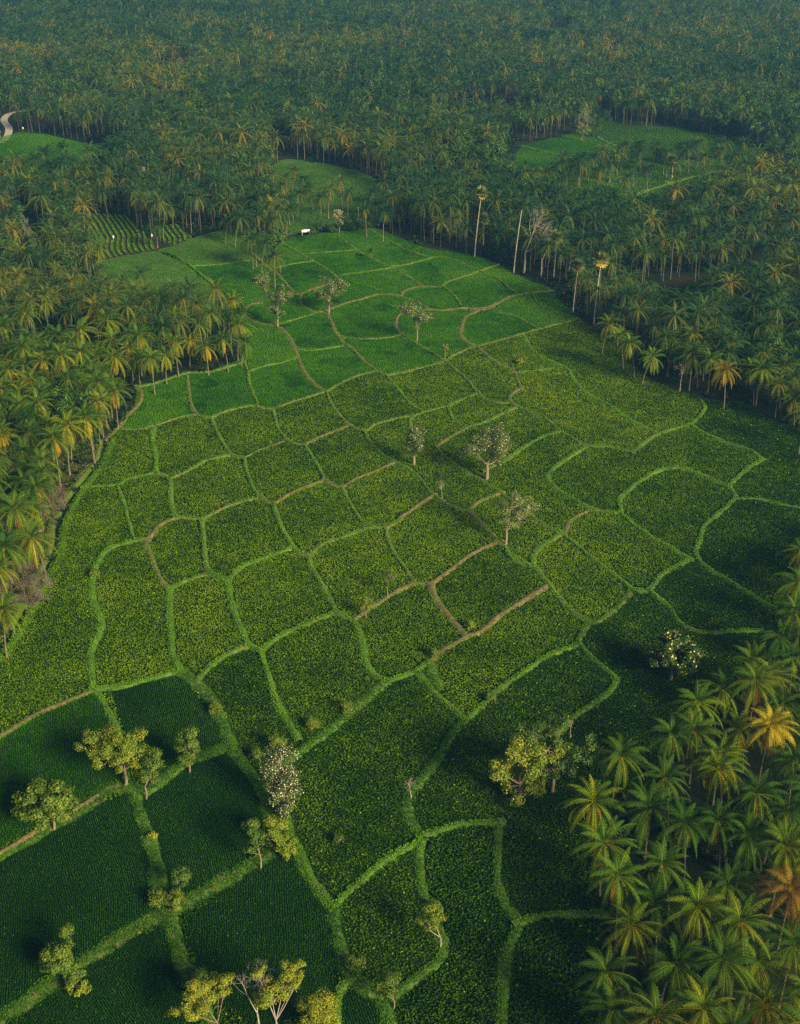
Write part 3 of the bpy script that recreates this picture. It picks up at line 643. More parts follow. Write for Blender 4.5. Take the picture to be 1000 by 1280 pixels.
for q in NP: dn = np.minimum(dn, np.hypot(x - q[0], y - q[1]))
keep = ~open_ & ~hole & (dn > np.where(handmade, 6.0, 4.4)) & (rng.random(len(x)) > .05)
# the south-eastern grove runs on outside the frame; nothing stands on the paddies below it
keep &= ~((y < 128) & (x < 32))
x, y = x[keep], y[keep]
# scattered broadleaf trees inside the stand
u, v_, dep = proj(np.stack([x, y, np.full(len(x), 12.0)], 1))
pb = .035 + .45 * (vnoise(x + 500, y, .024) > .74) + .16 * ((u > 560) & (v_ < 190)) * (vnoise(x, y, .02) > .5)
pb *= np.where((u > 640) & (v_ > 240), .15, 1)
isb = rng.random(len(x)) < pb
bx_, by_ = x[isb], y[isb]; x, y = x[~isb], y[~isb]
u, v_, dep = proj(np.stack([x, y, np.full(len(x), 12.0)], 1))
seen = (u > -15) & (u < 1015) & (v_ > -10) & (v_ < 1290)
order = np.argsort(np.where(seen, dep, 1e9))
n_ind = min(300 - len(palms), len(order)); ind = order[:n_ind]; rest = order[n_ind:]
for q in ind:
    palms.append((x[q], y[q], int(rng.integers(len(VAR))), .86 + .24 * rng.random(), rng.random() * 6.28, 'grove'))
LABEL = {
 'se': ('green coconut palm in the dense grove at the near eastern corner, seen from above', 'palms of the near corner grove'),
 'w': ('golden tipped coconut palm in the western grove beside the dark ditch', 'palms of the western grove'),
 'fw': ('coconut palm with pale trunk in the clump fronting the bright rice plots', 'palms fronting the bright rice plots'),
 'fe': ('coconut palm along the dark bare strip at the eastern edge of the paddies', 'palms along the eastern paddy edge'),
 'n': ('tall coconut palm on the meadows beyond the far end of the paddies', 'palms on the far meadows'),
 'ce': ('coconut palm standing in the far clearing east of the paddies', 'palms of the far eastern clearing'),
 'grove': ('coconut palm deep among others in the closed groves around the paddies', 'palms inside the groves'),
}
UNIQUE = {  # crowns that stand out: pixel -> label
 (963, 907): 'bright yellow sunlit coconut palm standing out of the near corner grove', (989, 1112): 'orange brown withered coconut palm low in the near corner grove',
 (306, 428): 'coconut palm leaning over the paddies at the outer end of the clump', (278, 424): 'second palm from the outer end of the row with bare pale trunks',
 (257, 433): 'short palm, third from the outer end of the row with bare pale trunks', (238, 426): 'palm with bare white trunk in the middle of the row above the dirt bund',
 (206, 444): 'low palm at the inner end of the pale trunked row above the bund', (742, 1002): 'palm at the outermost tip of the near corner grove beside the yellow green tree',
 (755, 1055): 'palm on the inner edge of the near corner grove, second from its tip', (765, 1262): 'lowest palm on the inner edge of the near corner grove',
 (40, 672): 'big star shaped golden palm between the two dry grey thickets', (19, 636): 'golden palm just above the big star shaped palm by the grey thicket',
 (53, 576): 'golden palm directly above the large dry grey thicket', (106, 522): 'golden palm with tall trunk nearest the bend of the dirt bund',
 (906, 462): 'yellow drooping palm brightest on the dark eastern paddy edge', (815, 447): 'short bushy palm where the eastern grove meets the dark strip',
 (378, 224): 'tallest palm on the far meadow with a slender bare trunk', (343, 320): 'front palm of the cluster of four beside the far plots',
 (331, 305): 'second palm from the front in the cluster of four by the far plots', (401, 247): 'short palm alone on the far meadow behind the white hut',
 (285, 276): 'golden palm alone at the grove edge left of the far meadow', (765, 205): 'tallest palm in the middle of the far eastern clearing',
}
uq = {k: v for k, v in UNIQUE.items()}
made = []
def make_palm(bx, by, v, s, rz, label, cat, group, color=(1, 1, 1, 1), own=None):
    tm, cm, nm, top, h = VAR[v]
    root = thing('coconut_palm', (bx, by, 0), label, cat, group, rz, s)
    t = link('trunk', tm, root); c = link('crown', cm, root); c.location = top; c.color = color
    if own: c.material_slots[0].link = 'OBJECT'; c.material_slots[0].material = M[own]
    nn = link('coconut_bunch', nm, root); nn.location = top
    return root
for idx, (bx, by, v, s, rz, key) in enumerate(palms):
    colr = (1, 1, 1, 1); lbl = None; own = None
    if idx < len(named):
        nk, px, py = named[idx]; lbl = uq.get((px, py))
        if (px, py) == (963, 907): colr = (1, 1, 1, 1); own = 'sunfrond'
        if (px, py) == (989, 1112): colr = (1, 1, 1, 1); own = 'rustfrond'
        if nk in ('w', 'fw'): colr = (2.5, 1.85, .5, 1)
        if nk == 'fe': q_ = .8 + .6 * rng.random(); colr = (2.0 * q_, 1.5 * q_, .5, 1)  # golden sunlight put into the crown colour along this edge
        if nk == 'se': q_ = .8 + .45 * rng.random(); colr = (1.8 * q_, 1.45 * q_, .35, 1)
        if (px, py) == (906, 462): colr = (.6, .6, .6, 1); own = 'sunfrond'
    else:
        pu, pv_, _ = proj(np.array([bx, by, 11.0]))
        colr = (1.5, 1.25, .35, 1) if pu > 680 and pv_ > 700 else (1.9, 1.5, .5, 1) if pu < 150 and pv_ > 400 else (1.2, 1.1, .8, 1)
    k_ = key if key != 'gold' else 'se'
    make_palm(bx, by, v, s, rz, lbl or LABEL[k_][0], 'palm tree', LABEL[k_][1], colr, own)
lf, tk = MB(), MB()
rx, ry = x[rest], y[rest]
u, v_, dep = proj(np.stack([rx, ry, np.full(len(rx), 12.0)], 1))
vis = (dep > 0) & (u > -90) & (u < 1110) & (v_ > -60)
rx, ry, dep = rx[vis], ry[vis], dep[vis]
patch = .34 * (vnoise(rx, ry, .012) - .5) + .10 * rng.normal(size=len(rx)); gold = rng.random(len(rx)) < .05
dt = patch - .03 + .22 * gold + .05 * (dep < 470); pick = rng.integers(0, 8, len(rx)); ss = (.76 + .50 * rng.random(len(rx))) * np.where(rng.random(len(rx)) < .14, .62, 1) * (.82 + .42 * vnoise(rx + 300, ry, .022)); rz = rng.random(len(rx)) * 6.28
for grp, near in ((MID, dep < 470), (LOW, (dep >= 470) & (dep < 750)), (FAR, dep >= 750)):
    for v in range(8):
        k = near & (pick == v)
        if k.any(): scatter_into(lf, tk, grp[v], rx[k], ry[k], ss[k], rz[k], dt[k])
o = tag(link('palm_forest', lf.mesh('palm_forest', M['frond'])), 'vast coconut palm forest stretching to the hazy distance', 'palm forest', kind='stuff')
tag(link('palm_forest_trunks', tk.mesh('palm_forest_trunks', M['bark'])), 'grey trunks of the vast coconut palm forest', 'palm trunks', kind='stuff')
print('PALMS individual', len(palms), 'rest', len(rx), 'broadleaf', len(bx_), 'crop', n_t, n_r)

# palmyra and other tall pale trunked palms: (crown px, base px)
def fan_crown(mb, g, r=1.7, n=26):
    for i in range(n):
        a = (i + .5) / n; az = i * 2.4 + g.normal() * .2; el = R(80 - 135 * a); L = r * (.8 + .3 * g.random())
        d = np.array([math.cos(az) * math.cos(el), math.sin(az) * math.cos(el), math.sin(el)]); side = np.array([-math.sin(az), math.cos(az), 0]); nr = np.cross(d, side)
        c = d * L * .45; k = 7; V = [c]; tint = .35 + .5 * (a > .75) + .1 * g.normal()
        for q in range(k * 2 + 1):
            th = R(-100 + 200 * q / (2 * k)); rad = L * (.75 if q % 2 else .45)
            V.append(c + (d * math.cos(th) + side * math.sin(th)) * rad + nr * .25 * math.sin(th) ** 2 * rad)
        mb.add(V, None, [(0, q, q + 1) for q in range(1, 2 * k + 1)], a=np.clip(tint, 0, 1))
        tube(mb, np.array([[0, 0, 0], c]), .05, 3, a=.6)
def tall_palm(cpx, bpx, label, kind='fan', r=1.8, group=None, color=(1, 1, 1, 1)):
    base = G(*bpx); g = np.random.default_rng(int(cpx[0] * 7 + cpx[1]))
    # crown height that projects onto the crown pixel, above the base
    z = 6.0
    for z_ in np.arange(5, 34, .25):
        if proj(base + np.array([0, 0, z_]))[1] <= cpx[1]: z = z_; break
    top = G(cpx[0], cpx[1], z); dx = top[0] - base[0]
    root = thing('fan_palm' if kind == 'fan' else 'bare_palm_trunk' if kind == 'bare' else 'coconut_palm', base, label, 'palm tree' if kind != 'bare' else 'dead palm', group)
    t = np.linspace(0, 1, 8); P = np.stack([dx * t ** 1.3, .3 * np.sin(t * 3) * .5, z * t], 1)
    m = MB(); tube(m, P, np.interp(t, [0, .1, 1], [.32, .22, .15]), 8); link('trunk', m.mesh('pale_trunk', M['paletrunk'], smooth=True), root)
    if kind == 'fan':
        m = MB(); fan_crown(m, g, r); c = link('crown', m.mesh('fan_crown', M['fan']), root); c.location = P[-1]; c.color = color
    elif kind == 'coco':
        m = MB(); crown(m, g, nf=22, L=4.2, base=.45); c = link('crown', m.mesh('coco_crown', M['frond']), root); c.location = P[-1]; c.color = color
    else:
        m = MB(); tube(m, P[-1] + np.array([[0, 0, 0], [.3, .1, .7]]), [.16, .02], 5); link('broken_tip', m.mesh('broken_tip', M['deadwood']), root)
tall_palm((752, 326), (742, 404), 'tallest fan palm with long white trunk at the eastern grove edge', r=3.0, color=(1.5, 1.35, .8, 1))
tall_palm((723, 333), (716, 390), 'slim fan palm with white trunk next to the tallest one', r=2.7)
tall_palm((697, 298), (692, 347), 'fan palm with fresh crown and pale trunk beside the pink withered palm', r=2.8)
tall_palm((715, 316), (711, 340), 'withered pinkish fan palm between two green ones', r=1.7, color=(2.2, 1.0, 1.2, 1))
tall_palm((602, 243), (593, 322), 'high fan palm over the dark trees at the far paddy corner', r=2.9, color=(1.2, 1.1, .8, 1))
tall_palm((605, 274), (604, 306), 'lower fan palm just behind the high one at the far paddy corner', r=2.7)
tall_palm((571, 250), (570, 275), 'fan palm half sunk in trees behind the far paddy corner', r=2.7)
tall_palm((652, 265), (642, 342), 'bare white palm trunk without a crown beside the leafless tree', kind='bare')
tall_palm((811, 358), (786, 388), 'strongly leaning palm with white trunk jutting from the eastern grove', kind='coco', color=(1.5, 1.2, .8, 1))
tall_palm((770, 193), (762, 228), 'pale trunked palm rising highest in the far eastern clearing', kind='coco')
tall_palm((842, 200), (840, 222), 'stout fan palm with round grey crown in the far eastern clearing', r=2.6)
for k_, (a, b) in enumerate((((305, 72), (305, 95)), ((316, 80), (317, 100)), ((227, 84), (228, 106)), ((245, 94), (246, 110)), ((190, 103), (190, 120)), ((202, 95), (203, 113)), ((390, 76), (388, 98)), ((271, 84), (271, 104)), ((383, 72), (383, 94)), ((452, 42), (452, 60)))):
    tall_palm(a, b, 'distant fan palm with pale crown and trunk rising above the palm forest', r=2.6, group='distant fan palms', color=(1.7, 1.5, 1.1, 1))

# ------------------------------------------------------------------ broadleaf trees
def tree_parts(g, h, lobes, tr, nleaf, L, base_tint, mat_leaf='leaf', bark='treebark', flower=0, fmat='blossom', fsize=.3, bare=False, trunk_lean=(0, 0)):
    """lobes: (x, y, z, rx, rz) crown masses in metres around the trunk base; returns meshes"""
    tb = MB(); lb = MB(); fb = MB()
    fork = np.array([trunk_lean[0] * .5, trunk_lean[1] * .5, h * .32])
    n = 6; t = np.linspace(0, 1, n)[:, None]; P = t * fork + np.sin(t * 3) * np.array([[.12, .08, 0]]); tube(tb, P, np.linspace(tr * 1.25, tr * .85, n), 8)
    start = P[-1]; vol = np.array([l[3] ** 2 * l[4] for l in lobes]); vol = vol / vol.sum()
    for (lx, ly, lz, rx_, rz_), fr in zip(lobes, vol):
        c = np.array([lx, ly, lz]); q = np.linspace(0, 1, 6)[:, None]
        cur = start + (c - start) * q + np.sin(q * math.pi) * np.array([[0, 0, -.1 * h]]) * .3
        tube(tb, cur, np.linspace(tr * .62, tr * .22, 6), 6)
        tips = []
        nb = max(5, int(26 * fr ** .5))
        for b_ in range(nb):
            d = unit(g.normal(size=3) + np.array([0, 0, .25])); e = c + d * np.array([rx_, rx_, rz_]) * (.62 + .38 * g.random())
            s0 = cur[int(g.integers(3, 6))]; md = (s0 + e) / 2 + g.normal(size=3) * .15 * rx_
            tube(tb, np.array([s0, md, e]), [tr * .2, tr * .13, tr * .06], 4); tips.append(e); tips.append(md * .35 + e * .65)
            if bare:
                for _ in range(5):
                    tw = e + unit(g.normal(size=3) + d * .9) * rx_ * .35; tube(tb, np.array([md * .3 + e * .7, (e + tw) / 2 + g.normal(size=3) * .05, tw]), [tr * .07, tr * .05, tr * .03], 3)
        if not bare:
            tips = np.array(tips); k = int(nleaf * fr); w_ = g.random(len(tips)) ** 1.3 + .15; ti = g.choice(len(tips), k, p=w_ / w_.sum())
            cr = .34 * min(rx_, rz_) + .12
            off = unit(g.normal(size=(k, 3))) * (g.random(k) ** .45)[:, None] * cr * np.array([1.1, 1.1, .75]); p = tips[ti] + off
            nn = unit(off / cr + (p - c) / rx_ * .5 + np.array([0, 0, .55]) + .45 * g.normal(size=(k, 3)))
            clump = (g.random(len(tips)) - .5) * .22
            a = np.clip(base_tint + clump[ti] + .10 * g.normal(size=k), 0, 1)
            leaves(lb, p, nn, L * (.7 + .6 * g.random(k)), L * .62, a, g)
            if flower:
                kf = int(k * flower); sel = g.choice(k, kf); pf = p[sel] + nn[sel] * .12; upz = (p[sel][:, 2] - c[2]) / rz_ + .6 * g.random(kf); kk = upz > -.1
                leaves(fb, pf[kk], unit(nn[sel][kk] + .4 * g.normal(size=(kk.sum(), 3))), fsize * (.6 + .8 * g.random(kk.sum())), fsize * .8, g.random(kk.sum()), g)
    return tb, lb, fb
def tree(name, basepx, h, lobes, label, cat='tree', tr=.2, nleaf=1500, L=.45, tint=.45, mat='leaf', bark='treebark', flower=0, fmat='blossom', fsize=.3, bare=False, group=None, seed=None, crown_name='crown', top=None, crown=None):
    g = np.random.default_rng(seed or int(basepx[0] * 31 + basepx[1] * 17))
    zm = max(l[2] + l[4] * .95 for l in lobes); S = 1.25
    if crown:                                  # base lies under a crown seen at this pixel, zc metres up
        b = G(crown[0], crown[1], crown[2]); b[2] = 0; S = crown[3]
    else: b = G(*basepx)
    if top:
        for z_ in np.arange(1.5, 30, .1):
            if proj(b + np.array([0, 0, z_]))[1] <= top: S = z_ / zm; break
    lobes = [tuple(q * S for q in l) for l in lobes]; h *= S; tr *= S ** .7; L *= S ** .5; fsize *= S ** .5; nleaf = int(nleaf * 2.6 * S ** .7); L *= .64; fsize *= .74; flower *= 1.2
    root = thing(name, b, label, cat, group)
    tb, lb, fb = tree_parts(g, h, lobes, tr, nleaf, L, tint, mat, bark, flower, fmat, fsize, bare)
    t = link('trunk', tb.mesh('tree_trunk', M[bark], smooth=True), root)
    if lb.n: link(crown_name, lb.mesh('tree_crown', M[mat]), root)
    if fb.n: link('blossom', fb.mesh('blossom', M[fmat]), root)
    return root
def L1(r, z, rz=None, x=0, y=0): return (x, y, z, r, rz or r * .8)
tree('flowering_tree', (347, 410), 9.5, [L1(2.0, 8.2, 1.5, -3.0, 2.6), L1(2.2, 6.0, 2.0, .5, .3), L1(1.5, 4.0, 1.4, -.6, 0), L1(1.2, 2.8, 1.0, .4, 0)], 'double crowned white flowering tree at a brown bund bend', nleaf=2600, L=.34, tint=.35, mat='olive', flower=.07, fsize=.28, top=345)
tree('flowering_tree', (411, 393), 9, [L1(2.9, 6.3, 2.3, .9, .5), L1(1.7, 4.4, 1.4, -2.0, 0), L1(1.8, 3.8, 1.4, .6, 0)], 'round cream flowering tree on the bund above the oval plot', nleaf=2600, L=.34, tint=.4, mat='olive', flower=.07, fsize=.28, top=345)
tree('flowering_tree', (521, 428), 8.2, [L1(1.8, 6.0, 1.5, -1.4, .8), L1(1.8, 5.0, 1.5, 1.1, 0), L1(1.2, 3.6, 1.1, -.2, 0)], 'thin pale flowering tree right of the oval plot', nleaf=1500, L=.32, tint=.45, mat='olive', flower=.07, fsize=.28, tr=.15, top=378)
tree('flowering_tree', (517, 583), 9.0, [L1(2.2, 6.8, 2.4, .2, .2), L1(1.9, 4.2, 1.7, 0, 0)], 'narrow dense tree dotted with white blossom in mid field', nleaf=2600, L=.36, tint=.3, mat='olive', flower=.07, fsize=.28, tr=.3, top=533)
tree('broadleaf_tree', (608, 601), 8.4, [L1(3.0, 6.0, 2.3, 1.0, .6), L1(1.8, 5.2, 1.6, -2.2, .6), L1(1.6, 3.6, 1.4, 1.6, 0)], 'rounded grey green tree on a bund right of the narrow flowering tree', nleaf=2600, L=.36, tint=.4, mat='olive', flower=.12, fsize=.26, tr=.3, top=538)
tree('broadleaf_tree', (632, 682), 7.4, [L1(2.6, 5.6, 1.9, .6, .4), L1(2.3, 5.0, 1.6, 2.6, .2), L1(1.7, 3.6, 1.5, .2, 0)], 'feathery olive tree beside the brown bund corner below the grey green one', nleaf=1700, L=.34, tint=.6, mat='olive', flower=.1, fsize=.25, tr=.2, top=622)
tree('flowering_tree', (838, 852), 8.0, [L1(3.3, 6.4, 2.1, .2, .2), L1(2.3, 5.2, 1.8, 2.4, 0), L1(2.0, 5.0, 1.6, -2.4, 0), L1(2.2, 3.2, 2.0, 0, .2), L1(2.0, 3.6, 1.6, 1.8, .4), L1(2.0, 3.6, 1.6, -1.6, .4)], 'dark leafy tree topped with yellow blossom beside the near corner grove', nleaf=6500, L=.5, tint=.25, flower=.035, fmat='yblossom', fsize=.5, tr=.25, top=795)
tree('broadleaf_tree', (648, 1008), 9.5, [L1(3.0, 6.0, 2.2, .0, .6), L1(2.0, 6.6, 1.6, 2.8, 1.2), L1(1.9, 3.0, 1.8, 0, 0), L1(1.6, 5.4, 1.4, -2.4, 0), L1(1.5, 2.6, 1.3, 1.4, .2)], 'large yellow green tree on the dark plots near the corner grove', nleaf=3600, L=.46, tint=.66, tr=.24, flower=.03, fmat='yblossom', top=932)
tree('broadleaf_tree', (690, 992), 9.5, [L1(2.2, 7.6, 1.7, -2.4, .6), L1(2.2, 6.6, 1.7, 2.6, 0), L1(2.0, 7.8, 1.5, .4, .4), L1(1.8, 5.0, 1.6, .2, .2), L1(1.7, 3.4, 1.4, .8, 0), L1(1.5, 3.2, 1.2, -1.2, .2)], 'darker loose crowned tree right behind the large yellow green tree', nleaf=2300, L=.46, tint=.40, tr=.2, flower=.01, fmat='yblossom', top=902)
tree('broadleaf_tree', (158, 983), 8.2, [L1(3.0, 6.4, 2.4, .4, .2), L1(1.8, 6.4, 1.6, -3.6, .6), L1(2.0, 5.0, 1.6, -1.9, 0), L1(1.9, 4.4, 1.5, 1.9, 0), L1(1.8, 4.2, 1.2, .2, -.3)], 'yellow green tree with bare curved trunk at the bund crossing', nleaf=4200, L=.45, tint=.68, tr=.22, top=912)
tree('broadleaf_tree', (183, 1000), 5.5, [L1(1.3, 4.6, 1.6, 1.2, .8), L1(1.0, 3.2, 1.0, .4, .3)], 'small slender tree right beside the curved trunk tree', nleaf=900, L=.38, tint=.52, tr=.1, top=943)
tree('broadleaf_tree', (237, 966), 6.4, [L1(1.5, 4.6, 1.9, .1, .2), L1(1.2, 2.6, 1.2, -.2, 0)], 'slim upright tree on the bund between two dark rice plots', nleaf=1500, L=.4, tint=.52, tr=.12, top=912)
tree('broadleaf_tree', (68, 1037), 5.0, [L1(2.9, 3.2, 1.8, -.6, .3), L1(1.6, 2.4, 1.2, 1.0, 0)], 'round bushy tree on the bund at the western frame side', nleaf=1700, L=.6, tint=.5, tr=.14, top=985)
tree('flowering_tree', (355, 1022), 9.0, [L1(2.4, 6.8, 2.4, -.4, .6), L1(2.2, 4.4, 1.9, .3, .2), L1(1.7, 2.4, 1.5, 0, 0), L1(1.3, 1.3, 1.0, .3, -.2)], 'dark tree thick with white blossom at the dark plot corner', nleaf=2900, L=.38, tint=.22, mat='olive', flower=.22, fsize=.28, tr=.25, top=944)
tree('broadleaf_tree', (326, 1087), 6.6, [L1(1.0, 5.4, 1.0, -.8, .4), L1(.8, 4.2, .9, -.2, .2), L1(.6, 2.8, .6, -1.0, 0)], 'thin tree with bare stem just below the white blossomed tree', nleaf=1100, L=.4, tint=.42, tr=.1, top=1030)
tree('shrub', (350, 1070), 4.2, [L1(1.1, 2.6, 1.8, -.2, .3), L1(.9, 1.4, 1.1, .6, -.2)], 'dense yellow green shrub at the foot of the white blossomed tree', cat='shrub', nleaf=2200, L=.4, tint=.62, tr=.1, top=1022)
tree('broadleaf_tree', (90, 1200), 6.0, [L1(1.0, 5.2, 1.1, -.5, .7), L1(.6, 3.4, .7, .2, .3)], 'small upright tree over the bund thicket near the frame corner', nleaf=900, L=.38, tint=.5, tr=.1, top=1162)
tree('shrub', (82, 1232), 3.4, [L1(1.15, 2.0, 1.4, -.3, .4), L1(.8, 1.2, .9, .7, .2)], 'bright green thicket on the bund below the small upright tree', cat='shrub', nleaf=2200, L=.42, tint=.5, tr=.1, top=1190)
tree('shrub', (97, 1244), 2.4, [L1(1.2, 1.5, .9), L1(.9, 1.0, .7, .8, .4)], 'large leaved round shrub at the lower edge of the bund thicket', cat='shrub', nleaf=420, L=.6, tint=.62, tr=.07)
tree('broadleaf_tree', (225, 1124), 3.8, [L1(1.0, 2.7, 1.0, .3, .5)], 'round dull green little tree at the crossing of two grassy bunds', nleaf=1000, L=.34, tint=.42, tr=.1, top=1090)
tree('shrub', (212, 1140), 2.6, [L1(1.4, 1.7, 1.1, .8, .6)], 'bright green shrub at the crossing of two grassy bunds', cat='shrub', nleaf=900, L=.36, tint=.58, tr=.08)
tree('shrub', (199, 1138), 2.4, [L1(1.3, 1.5, 1.0, -.3, .6)], 'pale leggy shrub left of the bright one at the bund crossing', cat='shrub', nleaf=420, L=.36, tint=.62, tr=.08)
tree('broadleaf_tree', (292, 1330), 11.5, [L1(2.4, 8.0, 2.6, -2.0, 1.0), L1(1.5, 10.2, 1.5, 1.4, 1.2), L1(2.0, 6.0, 1.8, -4.4, .5), L1(1.6, 8.8, 1.3, .2, 2.6)], 'yellow leaved tree with grey forked limbs at the bottom edge, left one', nleaf=3200, L=.42, tint=.78, tr=.14, bark='treebark', crown=(268, 1242, 9.5, 1.0))
tree('broadleaf_tree', (345, 1345), 13.0, [L1(2.6, 8.6, 2.2, -.6, 1.2), L1(1.6, 11.8, 1.4, 1.6, 1.6), L1(1.4, 10.4, 1.2, 3.0, 1.0), L1(1.4, 12.0, 1.2, 3.2, 2.2), L1(1.2, 11.4, 1.0, -2.6, 2.6)], 'half bare tall tree with yellow leaf tufts at the bottom edge', nleaf=2700, L=.42, tint=.76, tr=.14, bark='deadwood', crown=(342, 1232, 11, 1.0))
tree('bare_tree', (328, 1338), 12.5, [L1(2.2, 10.2, 2.2, .4, 1.6), L1(1.4, 9.0, 1.4, -2.0, 1.0)], 'leafless grey branches between the yellow trees at the bottom edge', bare=True, tr=.14, bark='deadwood', crown=(318, 1222, 11, 1.0))
tree('broadleaf_tree', (400, 1325), 9.6, [L1(2.6, 6.6, 2.4, 0, .5), L1(1.9, 4.4, 1.8, -1.0, 0), L1(1.9, 4.6, 1.8, 1.4, 0)], 'rounded golden yellow tree at the bottom edge beside the dark plot', nleaf=3800, L=.36, tint=.80, tr=.2, crown=(398, 1258, 7.5, 1.0))
tree('shrub', (255, 1262), 3.6, [L1(1.8, 2.4, 1.5, -.4, .5)], 'deep green shrub left of the yellow trees at the bottom edge', cat='shrub', nleaf=1300, L=.42, tint=.42, tr=.09, crown=(248, 1232, 2.4, 1.25))
tree('broadleaf_tree', (550, 1187), 5.4, [L1(1.2, 4.4, 1.4, -.8, .5), L1(.9, 3.2, .8, -1.6, .2)], 'little tree with pale bent stem on the near paddy bund', nleaf=800, L=.36, tint=.6, tr=.09, bark='deadwood', top=1135)
tree('broadleaf_tree', (492, 1262), 5.2, [L1(1.4, 4.2, 1.3, -.3, .4), L1(1.0, 3.2, .9, -1.5, .2)], 'little leafy tree by the small round dark plot', nleaf=800, L=.36, tint=.48, tr=.09, top=1222)
for px, py, r, lab, ti in ((270, 893, 1.0, 'stacked yellow green bush on the bund beside the dark square plot', .62), (431, 893, 1.2, 'sparse pale bush on the wide grassy bund, upper one', .6), (391, 912, 1.0, 'sparse pale bush on the wide grassy bund, lower one', .58),
   (346, 937, 1.3, 'yellow green bush just above the white blossomed tree', .56), (321, 950, .9, 'small bush left above the white blossomed tree', .55), (443, 1213, 1.1, 'pale bush on the grassy corner near the small round plot', .55),
   (587, 787, .8, 'bright little bush at the meeting of two bare dirt bunds', .66), (649, 456, .9, 'yellowish bush alone in a plot below the far bunds', .75), (541, 1140, .8, 'low bush on the bund above the pale bent stem', .6), (190, 1050, .6, 'tiny bright bush on the bund by the striped plot', .8),
   (540, 822, .9, 'green bush where the dirt bund meets the grassy one', .48), (612, 878, .8, 'rusty low bush on the bund in the dark plots', .5), (423, 1055, .7, 'low green bush at the edge of the long dark plot', .4), (118, 722, .8, 'bright tuft bush on the western wide bund', .6)):
    tree('shrub', (px, py), r * 2.2, [L1(r, r * 1.3, r * .95), L1(r * .7, r * .9, r * .6, r * .7, .3)], lab, cat='shrub', nleaf=int(420 * r), L=.36, tint=ti, tr=.06)
tree('broadleaf_tree', (556, 451), 4.8, [L1(1.3, 3.9, 1.1, .2, .2)], 'small orange tinged tree on the bund right of the oval plot', nleaf=420, L=.36, tint=.7, tr=.1, top=430)
tree('broadleaf_tree', (464, 325), 5.2, [L1(1.7, 4.2, 1.1)], 'small dark umbrella tree alone among the far bright plots', nleaf=600, L=.36, tint=.35, tr=.1, top=310)
tree('broadleaf_tree', (484, 748), 4.6, [L1(1.3, 3.6, 1.1, .3, .3)], 'thin sapling on the bund in the middle of the field', nleaf=240, L=.32, tint=.55, tr=.08, top=712)
tree('broadleaf_tree', (457, 775), 4.2, [L1(1.2, 3.2, 1.2, .2, .1)], 'yellowish sapling at the bund corner in the middle of the field', nleaf=420, L=.34, tint=.68, tr=.10, top=748)
tree('bare_tree', (552, 626), 5.0, [L1(1.0, 4.0, 1.2, 0, 0)], 'bare pale twig like sapling in the plot below the narrow flowering tree', bare=True, tr=.09, bark='deadwood', top=600)
tree('bare_tree', (513, 1000), 4.2, [L1(1.0, 3.0, 1.1, -.2, .3)], 'bare white twigs on the bund of the long dark plot', bare=True, tr=.09, bark='deadwood', top=975)
tree('bare_tree', (712, 925), 4.0, [L1(.6, 3.0, .8, 0, 0)], 'pale bare stub behind the many lobed tree', bare=True, tr=.12, bark='deadwood')
tree('bare_tree', (849, 491), 8.0, [L1(2.0, 6.0, 2.2, .4, .3)], 'leafless grey tree on the dark eastern edge of the paddies', bare=True, tr=.15, bark='deadwood', top=450)
tree('bare_tree', (655, 342), 17.0, [L1(4.2, 12.6, 4.2, 2.4, .5), L1(2.8, 10.0, 3.0, 4.8, 0)], 'big leafless brown grey tree over the eastern grove edge', bare=True, tr=.32, bark='deadwood', top=262)
tree('bare_tree', (676, 347), 12.0, [L1(2.4, 9.0, 2.8, 1.8, .3)], 'smaller leafless tree right of the big brown grey one', bare=True, tr=.2, bark='deadwood', top=282)
# dry thickets and dark trees of the western edge, trees at the grove edges
def thicket(px, py, r, h, label, mat='olive', tint=.5, nleaf=4200, L=.3, flower=0, cat='thicket', name='thicket', top=None):
    lo = [L1(r, h * .55, h * .42), L1(r * .7, h * .5, h * .38, r * .9, .5), L1(r * .7, h * .45, h * .36, -r * .8, -.6), L1(r * .6, h * .75, h * .25, .2, r * .5), L1(r * .9, h * .25, h * .25, -.3, -.5), L1(r * .8, h * .25, h * .24, r * .6, 0)]
    return tree(name, (px, py), h, lo, label, cat=cat, nleaf=nleaf, L=L, tint=tint, mat=mat, bark='treebark', tr=.09, flower=flower, top=top)
thicket(56, 645, 4.0, 10, 'large dry grey thicket between the golden palms and the ditch', mat='dry', tint=.55, top=598)
thicket(33, 762, 4.0, 10.5, 'dry grey brown thicket low on the western ditch', mat='dry', tint=.5, top=705)
thicket(16, 618, 4.0, 11, 'dark bluish tree left of the large dry thicket', mat='leaf', tint=.12, cat='tree', name='broadleaf_tree', top=560)
thicket(10, 560, 3.6, 7.0, 'dark green tree above the bluish one at the western side', mat='leaf', tint=.25, cat='tree', name='broadleaf_tree', top=532)
thicket(108, 400, 5.0, 15, 'big round olive tree inside the western grove', mat='leaf', tint=.5, cat='tree', name='broadleaf_tree', L=.4, nleaf=6000, top=348)
thicket(560, 300, 5.0, 15, 'bushy grey green tree at the far paddy corner', tint=.3, cat='tree', name='broadleaf_tree', L=.42, nleaf=5200, top=255)
thicket(630, 325, 4.5, 15, 'dark bushy tree left of the bare white trunk', mat='leaf', tint=.18, cat='tree', name='broadleaf_tree', L=.42, nleaf=4800, top=278)
thicket(690, 275, 5.0, 15, 'dark tree above the leafless one at the eastern grove', mat='leaf', tint=.2, cat='tree', name='broadleaf_tree', L=.45, nleaf=4800, top=235)
